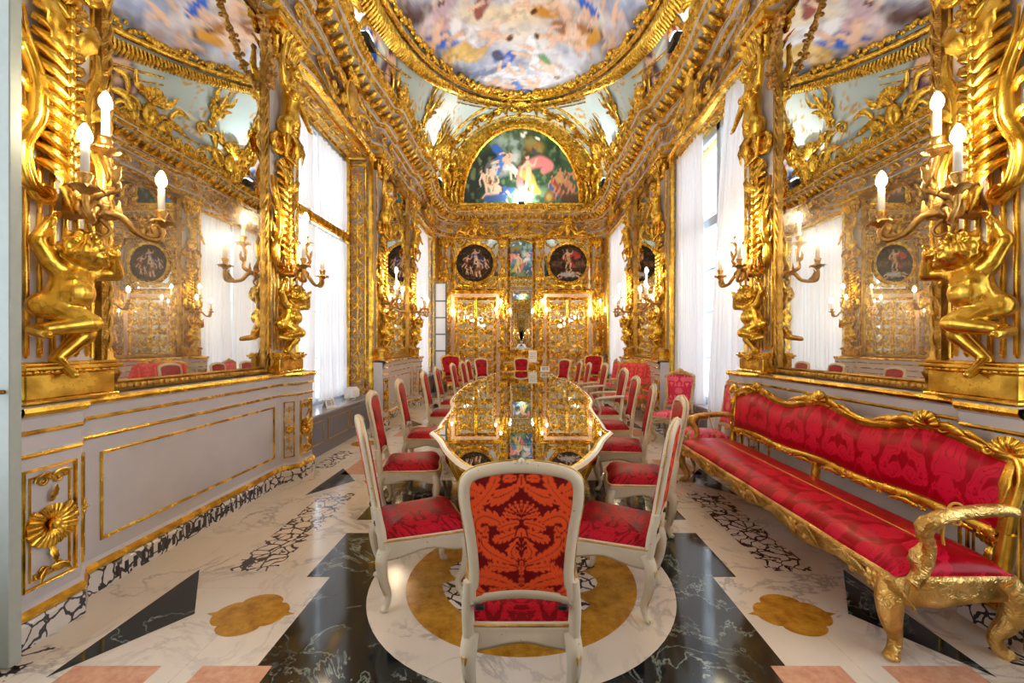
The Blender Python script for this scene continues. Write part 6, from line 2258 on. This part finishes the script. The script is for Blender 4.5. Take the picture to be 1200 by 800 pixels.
# ---------------------------------------------------------------- the photographer, seen in the end wall mirror
def photographer():
    t = thing('person', 'person in a white shirt holding a camera, a small reflection in the tall mirror', 'person', (-.0, -.42, 0))
    J = dict(hip=(0, 0, .95), waist=(0, 0, 1.1), chest=(0, .02, 1.3), neck=(0, .03, 1.47), head=(0, .05, 1.60),
             shL=(-.18, .02, 1.38), elL=(-.27, .12, 1.18), haL=(-.09, .27, 1.3), shR=(.18, .02, 1.38), elR=(.27, .12, 1.18), haR=(.09, .27, 1.3),
             hpL=(-.09, 0, .9), knL=(-.1, .03, .5), ftL=(-.1, -.02, .07), hpR=(.09, 0, .9), knR=(.1, .03, .5), ftR=(.1, -.02, .07))
    me = body(J, dict(hip=.135, waist=.125, chest=.135, neck=.055, uarm=.05, farm=.04, thigh=.085, calf=.055, head=.115), .016, 'person_body', [M['skin']], False, (0, 1, 0))
    obj('body', me, t)
    s = MB()
    V = {k: Vector(v) for k, v in J.items()}
    s.tube([(0, 0, .9), (0, 0, 1.1), (0, .02, 1.3), (0, .03, 1.44)], [.165, .15, .165, .08], 18, 0, caps=False)
    for q in 'LR':
        s.capsule(V['chest'], V['sh' + q], .11, .075, 12); s.capsule(V['sh' + q], V['el' + q], .068, .062, 12); s.tube([V['el' + q], V['el' + q].lerp(V['ha' + q], .8)], [.06, .054], 12)
    s.build('shirt', M['shirt'], t)
    p = MB()
    p.ell((0, 0, .93), (.16, .145, .12), 16, 10)
    for q in 'LR':
        p.tube([V['hp' + q], V['kn' + q], V['ft' + q]], [.105, .08, .075], 14)
    p.build('trousers', M['trousers'], t)
    h = MB(); h.ell((0, .03, 1.645), (.108, .115, .095), 16, 10); h.build('hair', M['hair'], t)
    c = thing('camera', 'black camera held up by the person in the white shirt', 'camera', (0, -.12, 1.36))
    b = MB(); b.box((-.065, -.03, -.045), (.065, .03, .045), 0, .008); b.box((-.025, -.02, .045), (.025, .025, .07), 0, .006); b.build('camera_body', M['black'], c)
    b = MB(); b.lathe([(0, .03), (.036, .03), (.036, .08), (.03, .085), (0, .08)], 18, 0, (0, 0, 0), 'y'); b.build('lens', M['black'], c)
photographer()
# ---------------------------------------------------------------- daylight, camera, exposure
w = bpy.data.worlds.new('sky')
scene.world = w
w.use_nodes = True
nt = w.node_tree; nt.nodes.clear()
bg = nt.nodes.new('ShaderNodeBackground'); wo = nt.nodes.new('ShaderNodeOutputWorld')
bg.inputs[0].default_value = (.86, .93, 1.0, 1); bg.inputs[1].default_value = 3.0
nt.links.new(bg.outputs[0], wo.inputs[0])

cam = bpy.data.cameras.new('camera')
cam.sensor_width = 36; cam.lens = 15.0
cam.shift_x = -11 / 1200; cam.shift_y = 2 / 1200
cam.clip_start = .02
co = bpy.data.objects.new('camera', cam)
COL.objects.link(co)
co.location = (0, 0, CAMZ); co.rotation_euler = (PI / 2, 0, 0)
scene.camera = co

vs = scene.view_settings
vs.view_transform = 'Standard'; vs.look = 'None'; vs.gamma = 1; vs.use_curve_mapping = False
vs.exposure = 0.5
cy = scene.cycles
cy.use_denoising = True
cy.max_bounces = 12; cy.diffuse_bounces = 5; cy.glossy_bounces = 8; cy.transmission_bounces = 6; cy.transparent_max_bounces = 12
cy.sample_clamp_indirect = 8; cy.sample_clamp_direct = 0
cy.caustics_reflective = True; cy.blur_glossy = .6
